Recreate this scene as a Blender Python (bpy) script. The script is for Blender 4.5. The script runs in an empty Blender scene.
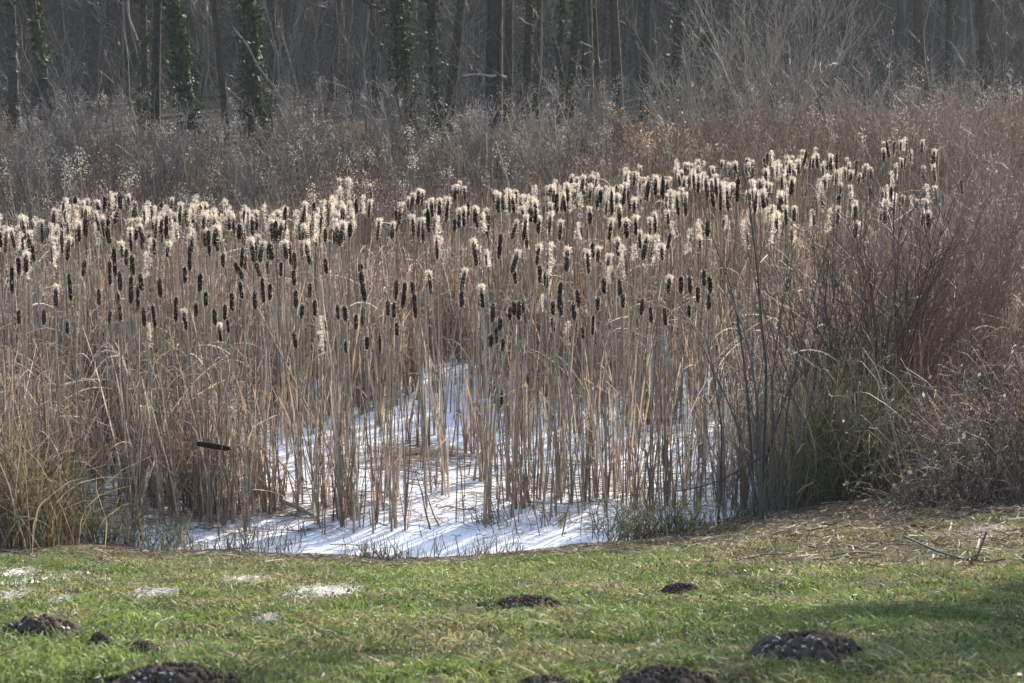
import bpy, math, random
import numpy as np
R = math.radians
scene = bpy.context.scene

# ------------------------------------------------------------------ camera, sky, sun, exposure
F, CX, CY, CAMH, PITCH = 2300.0, 512.0, 341.5, 5.0, R(9.4)
cam_d = bpy.data.cameras.new("camera")
cam_d.sensor_width = 36.0
cam_d.lens = F / 1024 * 36
cam_d.clip_end = 2000
cam_d.dof.use_dof = True
cam_d.dof.focus_distance = 22.5
cam_d.dof.aperture_fstop = 9.0
cam = bpy.data.objects.new("camera", cam_d)
scene.collection.objects.link(cam)
cam.location = (0, 0, CAMH)
cam.rotation_euler = (math.pi / 2 - PITCH, 0, 0)
scene.camera = cam

SUN_EL, SUN_AZ = R(27), R(33)          # azimuth measured from the view direction (+y) towards +x
world = bpy.data.worlds.new("World")
scene.world = world
world.use_nodes = True
wn = world.node_tree
bg = wn.nodes["Background"]
sky = wn.nodes.new("ShaderNodeTexSky")
sky.sky_type = 'NISHITA'
sky.sun_disc = False
sky.sun_elevation = SUN_EL
sky.sun_rotation = SUN_AZ
sky.air_density = 1.0
sky.dust_density = 1.5
wn.links.new(sky.outputs[0], bg.inputs[0])
bg.inputs[1].default_value = 0.15
sun_d = bpy.data.lights.new("sun", 'SUN')
sun_d.energy = 4.0
sun_d.angle = R(0.8)
sun_d.color = (1.0, 0.90, 0.76)
sun = bpy.data.objects.new("sun", sun_d)
scene.collection.objects.link(sun)
sun.rotation_euler = (math.pi / 2 - SUN_EL, 0, math.pi - SUN_AZ)   # lamp shines along its -z
HAZE = .0003
scene.view_settings.view_transform = 'Standard'
scene.view_settings.look = 'None'
scene.view_settings.exposure = 1.25
scene.view_settings.gamma = 1.0
scene.view_settings.use_curve_mapping = False
scene.render.filter_size = 1.6
scene.cycles.use_denoising = True
scene.cycles.max_bounces = 6
scene.cycles.diffuse_bounces = 3
scene.cycles.transmission_bounces = 4
scene.cycles.transparent_max_bounces = 8

# ------------------------------------------------------------------ helpers
rng = np.random.default_rng(11)
C = scene.collection


def ray(u, v):
    """direction of the photo's pixel, scaled so that dy = 1"""
    a, b = (u - CX) / F, (CY - v) / F
    cy, cz = math.cos(PITCH) + b * math.sin(PITCH), -math.sin(PITCH) + b * math.cos(PITCH)
    return a / cy, cz / cy


def at_z(u, v, z):
    dx, dz = ray(u, v)
    y = (z - CAMH) / dz
    return np.array((dx * y, y, z))


def at_y(u, v, y):
    dx, dz = ray(u, v)
    return np.array((dx * y, y, CAMH + dz * y))


_tab = np.random.default_rng(5).random((256, 256))


def vnoise(x, y, s, seed=0):
    x = np.asarray(x, float) / s + 37.3 * seed + 1000
    y = np.asarray(y, float) / s + 91.7 * seed + 1000
    xi, yi = np.floor(x).astype(int), np.floor(y).astype(int)
    fx, fy = x - xi, y - yi
    fx, fy = fx * fx * (3 - 2 * fx), fy * fy * (3 - 2 * fy)
    t = lambda i, j: _tab[i & 255, j & 255]
    return (t(xi, yi) * (1 - fx) + t(xi + 1, yi) * fx) * (1 - fy) + (t(xi, yi + 1) * (1 - fx) + t(xi + 1, yi + 1) * fx) * fy


def fbm(x, y, s, seed=0):
    return (vnoise(x, y, s, seed) * .5 + vnoise(x, y, s / 2.1, seed + 1) * .3 + vnoise(x, y, s / 4.3, seed + 2) * .2)


# shoreline
_e = [at_z(u, v, 0.0) for u, v in ((-260, 548), (-100, 553), (0, 555), (100, 556), (250, 560), (400, 565), (480, 562), (560, 556),
                                   (620, 548), (700, 540), (760, 522), (850, 505), (930, 490), (1030, 474), (1150, 462), (1400, 450))]
_ex, _ey = [p[0] for p in _e], [p[1] for p in _e]


def edge(x):
    return np.interp(x, _ex, _ey) + .22 * (vnoise(x, 0 * np.asarray(x, float), .5, 3) - .5)


def far_edge(x):
    return np.clip(33.5 + .55 * np.asarray(x, float), 28.5, 38.5) + 1.2 * (vnoise(x, 0 * np.asarray(x, float), 2.0, 4) - .5)


def ground(x, y):
    x, y = np.asarray(x, float), np.asarray(y, float)
    ye, yf = edge(x), far_edge(x)
    up = np.maximum(18.9 - y, 0) * .23
    up = np.where(y < 7, 2.737 + (7 - y) * .10, up)
    k0 = (18.9 - 12.0) * .23
    bank = np.where(y < 12, up, k0 * (ye - y) / np.maximum(ye - 12, .1))
    bump = .09 * (fbm(x, y, 1.1, 7) - .5) + .03 * (vnoise(x, y, .22, 9) - .5)
    bank = bank + bump * np.clip((ye - y) / .6, .25, 1) + .05
    pond = -.35 + 0 * x
    d = y - yf
    back = np.clip(d, 0, 1.5) * .35 - .2 + np.clip(d - 1.5, 0, 40) * .012 + .18 * (fbm(x, y, 3, 12) - .5)
    hill = np.maximum(y - 74 - .05 * x, 0)
    back = back + np.where(hill < 26, hill * .58, 26 * .58 + (hill - 26) * .03) + np.where(hill > 0, 1.2 * (fbm(x, y, 9, 13) - .5) * np.clip(hill / 8, 0, 1), 0)
    z = np.where(y < ye, bank, np.where(y < yf, pond, back))
    # short ramps at both shores
    t = np.clip((y - ye) / .15, 0, 1)
    z = np.where((y >= ye) & (y < yf), .05 * (1 - t) + pond * t, z)
    return z


def hit(u, v, y0=5.0, y1=60.0):
    """where the photo's pixel meets the bank"""
    dx, dz = ray(u, v)
    ys = np.linspace(y0, y1, 2600)
    z = np.maximum(ground(dx * ys, ys), np.where(ys > edge(dx * ys), 0, -9))
    i = int(np.argmax(CAMH + dz * ys < z))
    y = ys[i]
    return np.array((dx * y, y, float(z[i])))


class MB:
    """collects quads with a per-vertex tint and links them as ONE mesh object"""

    def __init__(s):
        s.v, s.f, s.c, s.n = [], [], [], 0

    def add(s, v, f, c):
        v = np.asarray(v, float).reshape(-1, 3)
        s.v.append(v)
        s.f.append(np.asarray(f, np.int64).reshape(-1, 4) + s.n)
        c = np.asarray(c, float)
        s.c.append(np.broadcast_to(c, (len(v), 3)) if c.ndim == 1 else c)
        s.n += len(v)
        return s

    def ribbons(s, P, W, col, face=None):
        """P [N,K,3] paths, W [N,K] widths, col [N,3] or [3] tint; flat leaf-like strips"""
        P = np.asarray(P, float)
        N, K, _ = P.shape
        if N == 0:
            return s
        t = P[:, -1] - P[:, 0]
        t /= np.linalg.norm(t, axis=1, keepdims=True) + 1e-9
        r = rng.normal(size=(N, 3)) if face is None else np.asarray(face, float)
        sd = np.cross(t, r)
        sd /= np.linalg.norm(sd, axis=1, keepdims=True) + 1e-9
        W = np.broadcast_to(np.asarray(W, float), (N, K))
        off = sd[:, None, :] * W[:, :, None] * .5
        V = np.stack([P - off, P + off], 2).reshape(-1, 3)
        b = (np.arange(N) * K * 2)[:, None] + np.arange(K - 1)[None] * 2
        Fq = np.stack([b, b + 1, b + 3, b + 2], -1).reshape(-1, 4)
        col = np.broadcast_to(np.asarray(col, float), (N, 3))
        return s.add(V, Fq, np.repeat(col, K * 2, 0))

    def tubes(s, P, Rr, col, S=4):
        P = np.asarray(P, float)
        N, K, _ = P.shape
        if N == 0:
            return s
        t = np.gradient(P, axis=1)
        t /= np.linalg.norm(t, axis=2, keepdims=True) + 1e-9
        m = P[:, -1] - P[:, 0]
        m /= np.linalg.norm(m, axis=1, keepdims=True) + 1e-9
        ref = np.where(np.abs(m[:, :1]) < .8, np.array([[1., 0, 0]]), np.array([[0, 1., 0]]))
        u = np.cross(t, ref[:, None, :])
        u /= np.linalg.norm(u, axis=2, keepdims=True) + 1e-9
        w = np.cross(t, u)
        a = np.arange(S) / S * 2 * math.pi
        Rr = np.broadcast_to(np.asarray(Rr, float), (N, K))
        V = P[:, :, None, :] + Rr[:, :, None, None] * (u[:, :, None, :] * np.cos(a)[None, None, :, None] + w[:, :, None, :] * np.sin(a)[None, None, :, None])
        idx = np.arange(N * K * S).reshape(N, K, S)
        nx = np.roll(idx, -1, 2)
        Fq = np.stack([idx[:, :-1], nx[:, :-1], nx[:, 1:], idx[:, 1:]], -1).reshape(-1, 4)
        col = np.broadcast_to(np.asarray(col, float), (N, 3))
        return s.add(V.reshape(-1, 3), Fq, np.repeat(col, K * S, 0))

    def quads(s, P, size, col, up=.0, aspect=.7):
        """N loose leaf-sized quads at P"""
        P = np.asarray(P, float)
        N = len(P)
        if N == 0:
            return s
        a = rng.normal(size=(N, 3)); a[:, 2] -= up
        a /= np.linalg.norm(a, axis=1, keepdims=True)
        b = np.cross(a, rng.normal(size=(N, 3)))
        b /= np.linalg.norm(b, axis=1, keepdims=True) + 1e-9
        h = (np.broadcast_to(np.asarray(size, float), (N,)) * .5)[:, None]
        V = np.stack([P - a * h, P + b * h * aspect, P + a * h, P - b * h * aspect], 1).reshape(-1, 3)
        col = np.broadcast_to(np.asarray(col, float), (N, 3))
        return s.add(V, np.arange(N * 4).reshape(N, 4), np.repeat(col, 4, 0))

    def mesh(s, name):
        V = np.concatenate(s.v); Fq = np.concatenate(s.f); Cc = np.concatenate(s.c)
        me = bpy.data.meshes.new(name)
        me.vertices.add(len(V)); me.vertices.foreach_set("co", V.astype(np.float32).ravel())
        me.loops.add(len(Fq) * 4); me.loops.foreach_set("vertex_index", Fq.astype(np.int32).ravel())
        me.polygons.add(len(Fq))
        me.polygons.foreach_set("loop_start", (np.arange(len(Fq)) * 4).astype(np.int32))
        me.update(calc_edges=True)
        me.polygons.foreach_set("use_smooth", np.ones(len(Fq), bool))
        at = me.color_attributes.new("tint", 'FLOAT_COLOR', 'POINT')
        at.data.foreach_set("color", np.concatenate([Cc, np.ones((len(Cc), 1))], 1).astype(np.float32).ravel())
        return me

    def build(s, name, m, parent=None, loc=None):
        me = s.mesh(name)
        me.materials.append(m)
        return link(name, me, parent, loc)


def link(name, me, parent=None, loc=None):
    o = bpy.data.objects.new(name, me)
    C.objects.link(o)
    if parent is not None:
        o.parent = parent
    if loc is not None:
        o.location = [float(q) for q in loc]
    return o


def tag(o, label=None, cat=None, group=None, kind=None):
    for k, val in (("label", label), ("category", cat), ("group", group), ("kind", kind)):
        if val:
            o[k] = val
    return o


def empty(name, loc, label, cat, group=None):
    o = bpy.data.objects.new(name, None)
    C.objects.link(o)
    o.location = [float(q) for q in loc]
    o.empty_display_size = .2
    return tag(o, label, cat, group)


def pick(cols, N, var=.18):
    cols = np.asarray(cols, float)
    c = cols[rng.integers(0, len(cols), N)]
    return np.clip(c * (1 + rng.normal(0, var, (N, 1))), .005, .95)


def unit(a):
    return a / (np.linalg.norm(a, axis=-1, keepdims=True) + 1e-9)


def grow(P, n, t0, t1, length, ang, up=0.0, K=5, wob=.12):
    """n side shoots on every parent path: [N,K,3] -> [N*n,K,3], and each shoot's position t along its parent"""
    N, Kp, _ = P.shape
    t = rng.uniform(t0, t1, (N, n))
    ft = t * (Kp - 1)
    i = np.minimum(ft.astype(int), Kp - 2)
    fr = (ft - i)[..., None]
    ar = np.arange(N)[:, None]
    A, B = P[ar, i], P[ar, i + 1]
    start = A * (1 - fr) + B * fr
    tan = unit(B - A)
    perp = unit(np.cross(tan, rng.normal(size=(N, n, 3))))
    an = rng.uniform(*ang, (N, n))[..., None]
    d = unit(tan * np.cos(an) + perp * np.sin(an) + np.array([0, 0, up]))
    L = (rng.uniform(*length, (N, n)) * (1.15 - .6 * t))[..., None]
    d = d.reshape(-1, 3); start = start.reshape(-1, 3); L = L.reshape(-1, 1)
    out = [start]
    for k in range(K - 1):
        d = unit(d + rng.normal(0, wob, d.shape) + np.array([0, 0, up * .25]))
        out.append(out[-1] + d * L / (K - 1))
    return np.stack(out, 1), t.reshape(-1)


def upright(base, H, lean, K=6, wob=.03, curve=.0):
    """N stems from base [N,3]; H [N]; lean [N,2] = sideways travel over the height"""
    N = len(base)
    t = np.linspace(0, 1, K)
    P = np.zeros((N, K, 3))
    w = np.cumsum(rng.normal(0, wob, (N, K, 2)), 1) * H[:, None, None] / K
    w -= w[:, :1]
    P[:, :, :2] = base[:, None, :2] + lean[:, None, :] * (t[None, :, None] ** (1 + curve)) + w
    P[:, :, 2] = base[:, None, 2] + H[:, None] * t[None]
    return P


# ------------------------------------------------------------------ materials
def nd(nt, typ, **kw):
    n = nt.nodes.new(typ)
    for k, val in kw.items():
        if isinstance(val, (int, float, tuple)) and k in n.inputs:
            n.inputs[k].default_value = val
        else:
            setattr(n, k, val)
    return n


def tinted(name, rough=.7, trans=0.0, spec=.3, sheen=0.0, noise=.25, scale=60.0, tcol=(1, 1, 1)):
    """a material whose colour is each strand's own tint, mottled by noise; trans = share of light let through"""
    m = bpy.data.materials.new(name)
    m.use_nodes = True
    nt = m.node_tree
    p = nt.nodes["Principled BSDF"]
    out = nt.nodes["Material Output"]
    a = nd(nt, "ShaderNodeAttribute", attribute_name="tint")
    tc = nd(nt, "ShaderNodeTexCoord")
    nz = nd(nt, "ShaderNodeTexNoise")
    nz.inputs["Scale"].default_value = scale
    nz.inputs["Detail"].default_value = 3
    mr = nd(nt, "ShaderNodeMapRange")
    mr.inputs["From Min"].default_value = .3; mr.inputs["From Max"].default_value = .7
    mr.inputs["To Min"].default_value = 1 - noise; mr.inputs["To Max"].default_value = 1 + noise
    mx = nd(nt, "ShaderNodeVectorMath", operation='SCALE')
    L = nt.links.new
    L(tc.outputs["Object"], nz.inputs["Vector"])
    L(nz.outputs["Fac"], mr.inputs["Value"])
    L(a.outputs["Color"], mx.inputs[0]); L(mr.outputs[0], mx.inputs["Scale"])
    L(mx.outputs[0], p.inputs["Base Color"])
    p.inputs["Roughness"].default_value = rough
    p.inputs["Specular IOR Level"].default_value = spec
    if sheen:
        p.inputs["Sheen Weight"].default_value = sheen
        p.inputs["Sheen Roughness"].default_value = .4
        p.inputs["Sheen Tint"].default_value = (1, .92, .8, 1)
    if trans:
        t = nd(nt, "ShaderNodeBsdfTranslucent")
        tm = nd(nt, "ShaderNodeVectorMath", operation='MULTIPLY')
        tm.inputs[1].default_value = tcol
        L(mx.outputs[0], tm.inputs[0]); L(tm.outputs[0], t.inputs["Color"])
        ms = nd(nt, "ShaderNodeMixShader")
        ms.inputs[0].default_value = trans
        L(p.outputs[0], ms.inputs[1]); L(t.outputs[0], ms.inputs[2]); L(ms.outputs[0], out.inputs["Surface"])
    return m


M_REED = tinted("dry_reed", .6, .42, .35)
M_STALK = tinted("reed_stalk", .55, 0, .35)
M_HEAD = tinted("velvet_seed_head", .9, 0, .1, sheen=.12, noise=.35, scale=90)
M_FLUFF = tinted("seed_fluff", .9, .55, .1, noise=.08)
M_GRASS = tinted("grass_blade", .5, .45, .4, noise=.15, tcol=(1.12, 1.12, .8))
M_TWIG = tinted("twig_bark", .6, 0, .3)
M_BARK = tinted("trunk_bark", .85, 0, .2, noise=.45, scale=9)
M_IVY = tinted("ivy_leaf", .6, .25, .3, noise=.1)
M_DRY = tinted("dead_leaf", .7, .4, .2)
M_SOIL = tinted("crumbly_soil", .95, 0, .1, noise=.45, scale=40)


def ramp(nt, stops):
    r = nd(nt, "ShaderNodeValToRGB")
    e = r.color_ramp.elements
    while len(e) < len(stops):
        e.new(.5)
    for q, (pos, col) in zip(e, stops):
        q.position = pos; q.color = (*col, 1)
    return r


def ground_material():
    m = bpy.data.materials.new("ground_soil_and_litter")
    m.use_nodes = True
    nt = m.node_tree; L = nt.links.new
    p = nt.nodes["Principled BSDF"]
    g = nd(nt, "ShaderNodeNewGeometry")
    def noise(sc, det=5):
        n = nd(nt, "ShaderNodeTexNoise"); n.inputs["Scale"].default_value = sc; n.inputs["Detail"].default_value = det
        n.inputs["Roughness"].default_value = .65
        L(g.outputs["Position"], n.inputs["Vector"]); return n
    n1, n2, n3 = noise(1.3), noise(14), noise(.35)
    bank = ramp(nt, [(.30, (.045, .036, .025)), (.45, (.075, .062, .036)), (.56, (.07, .085, .03)), (.72, (.15, .125, .075))])
    L(n2.outputs["Fac"], bank.inputs[0])
    litter = ramp(nt, [(.30, (.035, .028, .022)), (.5, (.06, .047, .036)), (.68, (.10, .08, .062))])
    L(n2.outputs["Fac"], litter.inputs[0])
    snow = nd(nt, "ShaderNodeMapRange"); snow.inputs["From Min"].default_value = .66; snow.inputs["From Max"].default_value = .74
    L(n1.outputs["Fac"], snow.inputs["Value"])
    ms = nd(nt, "ShaderNodeMix", data_type='RGBA')
    L(snow.outputs[0], ms.inputs["Factor"]); L(litter.outputs[0], ms.inputs["A"]); ms.inputs["B"].default_value = (.62, .65, .70, 1)
    sp = nd(nt, "ShaderNodeSeparateXYZ"); L(g.outputs["Position"], sp.inputs[0])
    w = nd(nt, "ShaderNodeMapRange"); w.inputs["From Min"].default_value = 27; w.inputs["From Max"].default_value = 30
    L(sp.outputs["Y"], w.inputs["Value"])
    mm = nd(nt, "ShaderNodeMix", data_type='RGBA')
    L(w.outputs[0], mm.inputs["Factor"]); L(bank.outputs[0], mm.inputs["A"]); L(ms.outputs["Result"], mm.inputs["B"])
    L(mm.outputs["Result"], p.inputs["Base Color"])
    p.inputs["Roughness"].default_value = .95
    p.inputs["Specular IOR Level"].default_value = .1
    b = nd(nt, "ShaderNodeBump"); b.inputs["Strength"].default_value = .6; b.inputs["Distance"].default_value = .03
    n4 = noise(35); L(n4.outputs["Fac"], b.inputs["Height"]); L(b.outputs[0], p.inputs["Normal"])
    return m


def snow_material(name="snow", dirt=True):
    m = bpy.data.materials.new(name)
    m.use_nodes = True
    nt = m.node_tree; L = nt.links.new
    p = nt.nodes["Principled BSDF"]
    g = nd(nt, "ShaderNodeNewGeometry")
    n = nd(nt, "ShaderNodeTexNoise"); n.inputs["Scale"].default_value = 7; n.inputs["Detail"].default_value = 8; n.inputs["Roughness"].default_value = .7
    L(g.outputs["Position"], n.inputs["Vector"])
    r = ramp(nt, [(.0, (.80, .83, .88)), (.60, (.84, .86, .90)), (.72, (.62, .58, .52)), (.80, (.40, .33, .26))] if dirt else
             [(.28, (.74, .74, .76)), (.44, (.58, .565, .54)), (.53, (.40, .365, .30)), (.64, (.18, .15, .10))])
    L(n.outputs["Fac"], r.inputs[0]); L(r.outputs[0], p.inputs["Base Color"])
    p.inputs["Roughness"].default_value = .6
    p.inputs["Specular IOR Level"].default_value = .3
    b = nd(nt, "ShaderNodeBump"); b.inputs["Strength"].default_value = .5; b.inputs["Distance"].default_value = .02
    n2 = nd(nt, "ShaderNodeTexNoise"); n2.inputs["Scale"].default_value = 12; n2.inputs["Detail"].default_value = 5
    L(g.outputs["Position"], n2.inputs["Vector"]); L(n2.outputs["Fac"], b.inputs["Height"]); L(b.outputs[0], p.inputs["Normal"])
    return m


M_GROUND = ground_material()
M_SNOW = snow_material("snow_on_ice")
M_CRUST = snow_material("thin_crusty_snow", False)

# ------------------------------------------------------------------ the setting: ground sheet and frozen pond
def grid(xs, ys, zf, name, m):
    X, Y = np.meshgrid(xs, ys)
    V = np.stack([X, Y, zf(X, Y)], -1).reshape(-1, 3)
    i = np.arange(len(ys) * len(xs)).reshape(len(ys), len(xs))
    Fq = np.stack([i[:-1, :-1], i[:-1, 1:], i[1:, 1:], i[1:, :-1]], -1).reshape(-1, 4)
    return MB().add(V, Fq, (1, 1, 1)).build(name, m)


gx = np.concatenate([[-400, -250, -160, -100, -70, -50, -36], np.arange(-28, -9, 1.0), np.arange(-9, 9.01, .08), np.arange(10, 29, 1.0), [36, 50, 70, 100, 160, 250, 400]])
gy = np.concatenate([[-80, -40, -20, -10, -4, 0, 3, 5], np.arange(6, 24, .08), np.arange(24, 110, .6), [115, 125, 140, 170, 220, 300, 450]])
tag(grid(gx, gy, ground, "ground", M_GROUND), kind="structure")


def ice_z(x, y):
    z = .10 * (fbm(x, y, 2.2, 21) - .5) + .05 * (fbm(x, y, .5, 24) - .5)
    # low drifts running down towards the near shore
    return z + .010 * np.sin((x * .9 + y * 1.6) * 2.2 + 3 * fbm(x, y, 1.5, 26)) * np.clip(1 - (y - 19) / 5, 0, 1)


px_ = np.concatenate([np.arange(-26, -9, .6), np.arange(-9, 9, .10), np.arange(9, 27, .6)])
tag(grid(px_, np.concatenate([np.arange(16, 27, .10), np.arange(27, 41, .4)]), ice_z, "frozen_pond", M_SNOW), kind="structure")

# ------------------------------------------------------------------ the winter haze between here and the wood
hm = bpy.data.materials.new("haze_air")
hm.use_nodes = True
hm.node_tree.nodes.remove(hm.node_tree.nodes["Principled BSDF"])
hv = nd(hm.node_tree, "ShaderNodeVolumePrincipled")
hv.inputs["Color"].default_value = (.93, .95, .95, 1)
hv.inputs["Density"].default_value = HAZE
hv.inputs["Anisotropy"].default_value = .25
hm.node_tree.links.new(hv.outputs[0], hm.node_tree.nodes["Material Output"].inputs["Volume"])
hx, hy0, hy1, hz0, hz1 = 402., -82., 452., -3., 38.
q = [(-hx, hy0), (hx, hy0), (hx, hy1), (-hx, hy1)]
mb = MB().add([(a, b_, hz0) for a, b_ in q] + [(a, b_, hz1) for a, b_ in q], [(3, 2, 1, 0), (4, 5, 6, 7), (0, 1, 5, 4), (1, 2, 6, 5), (2, 3, 7, 6), (3, 0, 4, 7)], (1, 1, 1))
o = mb.build("haze", hm)
o.data.polygons.foreach_set("use_smooth", np.zeros(6, bool))
tag(o, kind="stuff")

# ------------------------------------------------------------------ far wood on the hillside: one mass
BARKS = [(.046, .041, .034), (.038, .034, .030), (.058, .048, .038), (.036, .036, .029)]
mb = MB()
N = 620
y = 72 + 40 * rng.random(N) ** 1.2
x = (rng.random(N) - .5) * (34 + (y - 72) * 1.2) * 1.5
b = np.stack([x, y, ground(x, y) - .1], 1)
H = rng.uniform(6, 11, N)
P = upright(b, H, rng.normal(0, .7, (N, 2)), 7, .12)
r0 = .03 + .19 * rng.random(N) ** 2.2
mb.tubes(P, r0[:, None] * np.linspace(1, .25, 7)[None], pick([(.075, .068, .058), (.055, .05, .043), (.10, .09, .072)], N), 5)
Q, t = grow(P, 9, .12, .98, (1.0, 3.2), (.6, 1.5), .05)
mb.tubes(Q, .018 * np.linspace(1, .3, 5)[None] * np.ones((len(Q), 1)), pick([(.13, .12, .105), (.10, .095, .085)], len(Q)), 3)
Q2, t = grow(Q, 4, .2, 1, (.5, 1.4), (.4, 1.0), .1, 4)
mb.ribbons(Q2, .013 * np.linspace(1, .5, 4)[None] * np.ones((len(Q2), 1)), pick([(.27, .25, .20), (.20, .19, .15), (.33, .30, .245)], len(Q2)))
# brushwood on the slope
N = 10000
y = 66 + 36 * rng.random(N)
x = (rng.random(N) - .5) * (34 + (y - 66) * 1.0) * 1.3
b = np.stack([x, y, ground(x, y)], 1)
P = upright(b, rng.uniform(.6, 2.4, N), rng.normal(0, 1.0, (N, 2)), 5, .35)
mb.ribbons(P, .016 * np.linspace(1, .4, 5)[None] * np.ones((N, 1)), pick([(.20, .172, .135), (.24, .205, .16), (.165, .15, .12)], N))
tag(mb.build("far_woods", M_TWIG), kind="stuff", label="bare winter wood and brushwood on the dim far slope", cat="woodland")

# ------------------------------------------------------------------ single trees at the wood's edge
# (x at the top of the photo, x lower down at row 140, width in px, depth, ivy 0..1, label)
TREES = [
    (11, 14, 11, 57, .25, "dark upright trunk at the far left edge of the wood"),
    (31, 54, 10, 54, .55, "leaning trunk with ivy flecks just right of the far left trunk"),
    (38, 35, 9, 66, .0, "slim grey trunk standing behind the leaning ivy-flecked trunk on the left"),
    (90, 96, 17, 71, .0, "broad pale-grey trunk dim in the haze left of the two slim grey trunks"),
    (141, 147, 8, 58, .35, "slim ivy-flecked trunk close beside a bare grey one"),
    (158, 154, 10, 59, .0, "bare straight grey trunk left of the leaning ivy-clad trunk"),
    (169, 193, 15, 54, 1.0, "leaning ivy-clad trunk in the left part of the wood"),
    (210, 228, 7, 52, .0, "thin curved dark trunk between the two ivy-clad trunks on the left"),
    (244, 258, 17, 53, 1.0, "thick upright trunk wrapped in ivy with sunlit right side"),
    (270, 275, 10, 68, .0, "slim dim trunk just right of the thick ivy-wrapped trunk"),
    (338, 330, 8, 70, .0, "slim faint trunk in the gap left of the middle ivy trunks"),
    (371, 378, 7, 66, .0, "thin faint trunk left of the dark ivy trunk near the middle"),
    (396, 409, 16, 53, 1.0, "dark ivy-covered trunk near the middle, leaning slightly right"),
    (430, 437, 11, 55, .9, "narrow dark ivy-covered trunk right of the wider ivy trunk"),
    (464, 446, 11, 57, .1, "brownish trunk leaning left before the thickest bare trunk"),
    (495, 493, 19, 52, .0, "thickest bare grey trunk in the middle of the wood"),
    (509, 507, 10, 60, .0, "slim trunk close behind the thickest bare trunk"),
    (528, 525, 10, 56, .4, "straight dark trunk right of the thickest bare trunk"),
    (541, 535, 7, 62, .0, "thin trunk beside the straight dark trunk"),
    (564, 556, 7, 60, .7, "thin trunk spotted with bright ivy leaves, leaning left"),
    (580, 566, 10, 57, .3, "dark trunk crossing upward to the right, left of the forked pair"),
    (586, 588, 13, 54, .1, "stout dark trunk in front of the forked pair"),
    (592, 601, 8, 58, .0, "dark trunk slanting down to the right beside the stout one"),
    (613, 620, 11, 58, .0, "grey trunk standing alone right of the stout dark trunk"),
    (648, 644, 9, 64, .0, "dim trunk left of the trunk before the pale bush"),
    (683, 668, 12, 55, .3, "dark leaning trunk at the left side of the pale bush"),
    (772, 775, 7, 68, .0, "thin faint trunk behind the middle of the pale bush"),
    (811, 823, 9, 53, .0, "dark trunk leaning left above the pale bush on the right"),
    (916, 926, 14, 66, .0, "broad dim trunk in the right part of the wood"),
    (950, 947, 8, 70, .0, "slim faint trunk right of the broad dim trunk"),
    (981, 986, 9, 60, .0, "slim dark trunk near the far right edge of the wood"),
]
IVYC = [(.022, .040, .016), (.03, .052, .02), (.045, .07, .025)]


def tree(u0, u1, w, y, ivy, label):
    a, b = at_y(u0, 0, y), at_y(u1, 140, y)
    slope = (a[0] - b[0]) / (a[2] - b[2])
    z0 = float(ground(b[0], y)) - .15
    x0 = b[0] + slope * (z0 - b[2])
    H = rng.uniform(10.5, 13)
    r = .52 * w * y / F
    root = empty("tree", (x0, y, z0), label, "tree", "trees at the edge of the wood")
    K = 12
    t = np.linspace(0, 1, K)
    s = np.clip(slope * H * t * (1 - .35 * t), -3.5, 3.5)
    P = np.zeros((1, K, 3))
    P[0, :, 0] = s + np.cumsum(rng.normal(0, .05, K)) * t
    P[0, :, 1] = np.cumsum(rng.normal(0, .06, K)) * t
    P[0, :, 2] = H * t
    rad = r * (1.0 - .72 * t) * np.where(t < .03, 1.35, 1)
    col = pick([BARKS[rng.integers(0, 3)]], 1, .1)
    MB().tubes(P, rad[None], col, 9).build("trunk", M_BARK, root)
    big = w > 12
    Q, tq = grow(P, 16 if big else 10, .30, .97, (1.5, 4.2) if big else (1.0, 2.8), (.6, 1.25), .22, 6)
    m = MB().tubes(Q, (r * .30 * (1.1 - tq))[:, None].clip(.012) * np.linspace(1, .3, 6)[None], col * 1.1, 4)
    Q2, t2 = grow(Q, 6, .2, 1, (.6, 1.8), (.4, 1.0), .12, 5)
    m.tubes(Q2, .012 * np.linspace(1, .4, 5)[None] * np.ones((len(Q2), 1)), col * 1.2, 3)
    Q3, t3 = grow(Q2, 4, .2, 1, (.3, .8), (.3, .9), .05, 4)
    m.ribbons(Q3, .009, col * 1.35)
    m.build("crown", M_TWIG, root)
    if ivy:
        n = int(2600 * ivy * (1 if big else .6))
        tt = rng.random(n) ** 1.3 * .62
        i = np.minimum((tt * (K - 1)).astype(int), K - 2)
        fr = (tt * (K - 1) - i)[:, None]
        c = P[0][i] * (1 - fr) + P[0][i + 1] * fr
        an = rng.random(n) * 2 * math.pi
        patch = vnoise(an * 2, tt * 30, 1.5, 40)
        rr = np.interp(tt, t, rad) + rng.gamma(1.6, .035 + .03 * ivy, n) * (.4 + patch)
        c = c + np.stack([np.cos(an) * rr, np.sin(an) * rr, rng.normal(0, .05, n)], 1)
        MB().quads(c, rng.uniform(.06, .13, n), pick(IVYC, n, .25), .6, .9).build("ivy", M_IVY, root)
    return root


for T in TREES:
    tree(*T)

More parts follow.
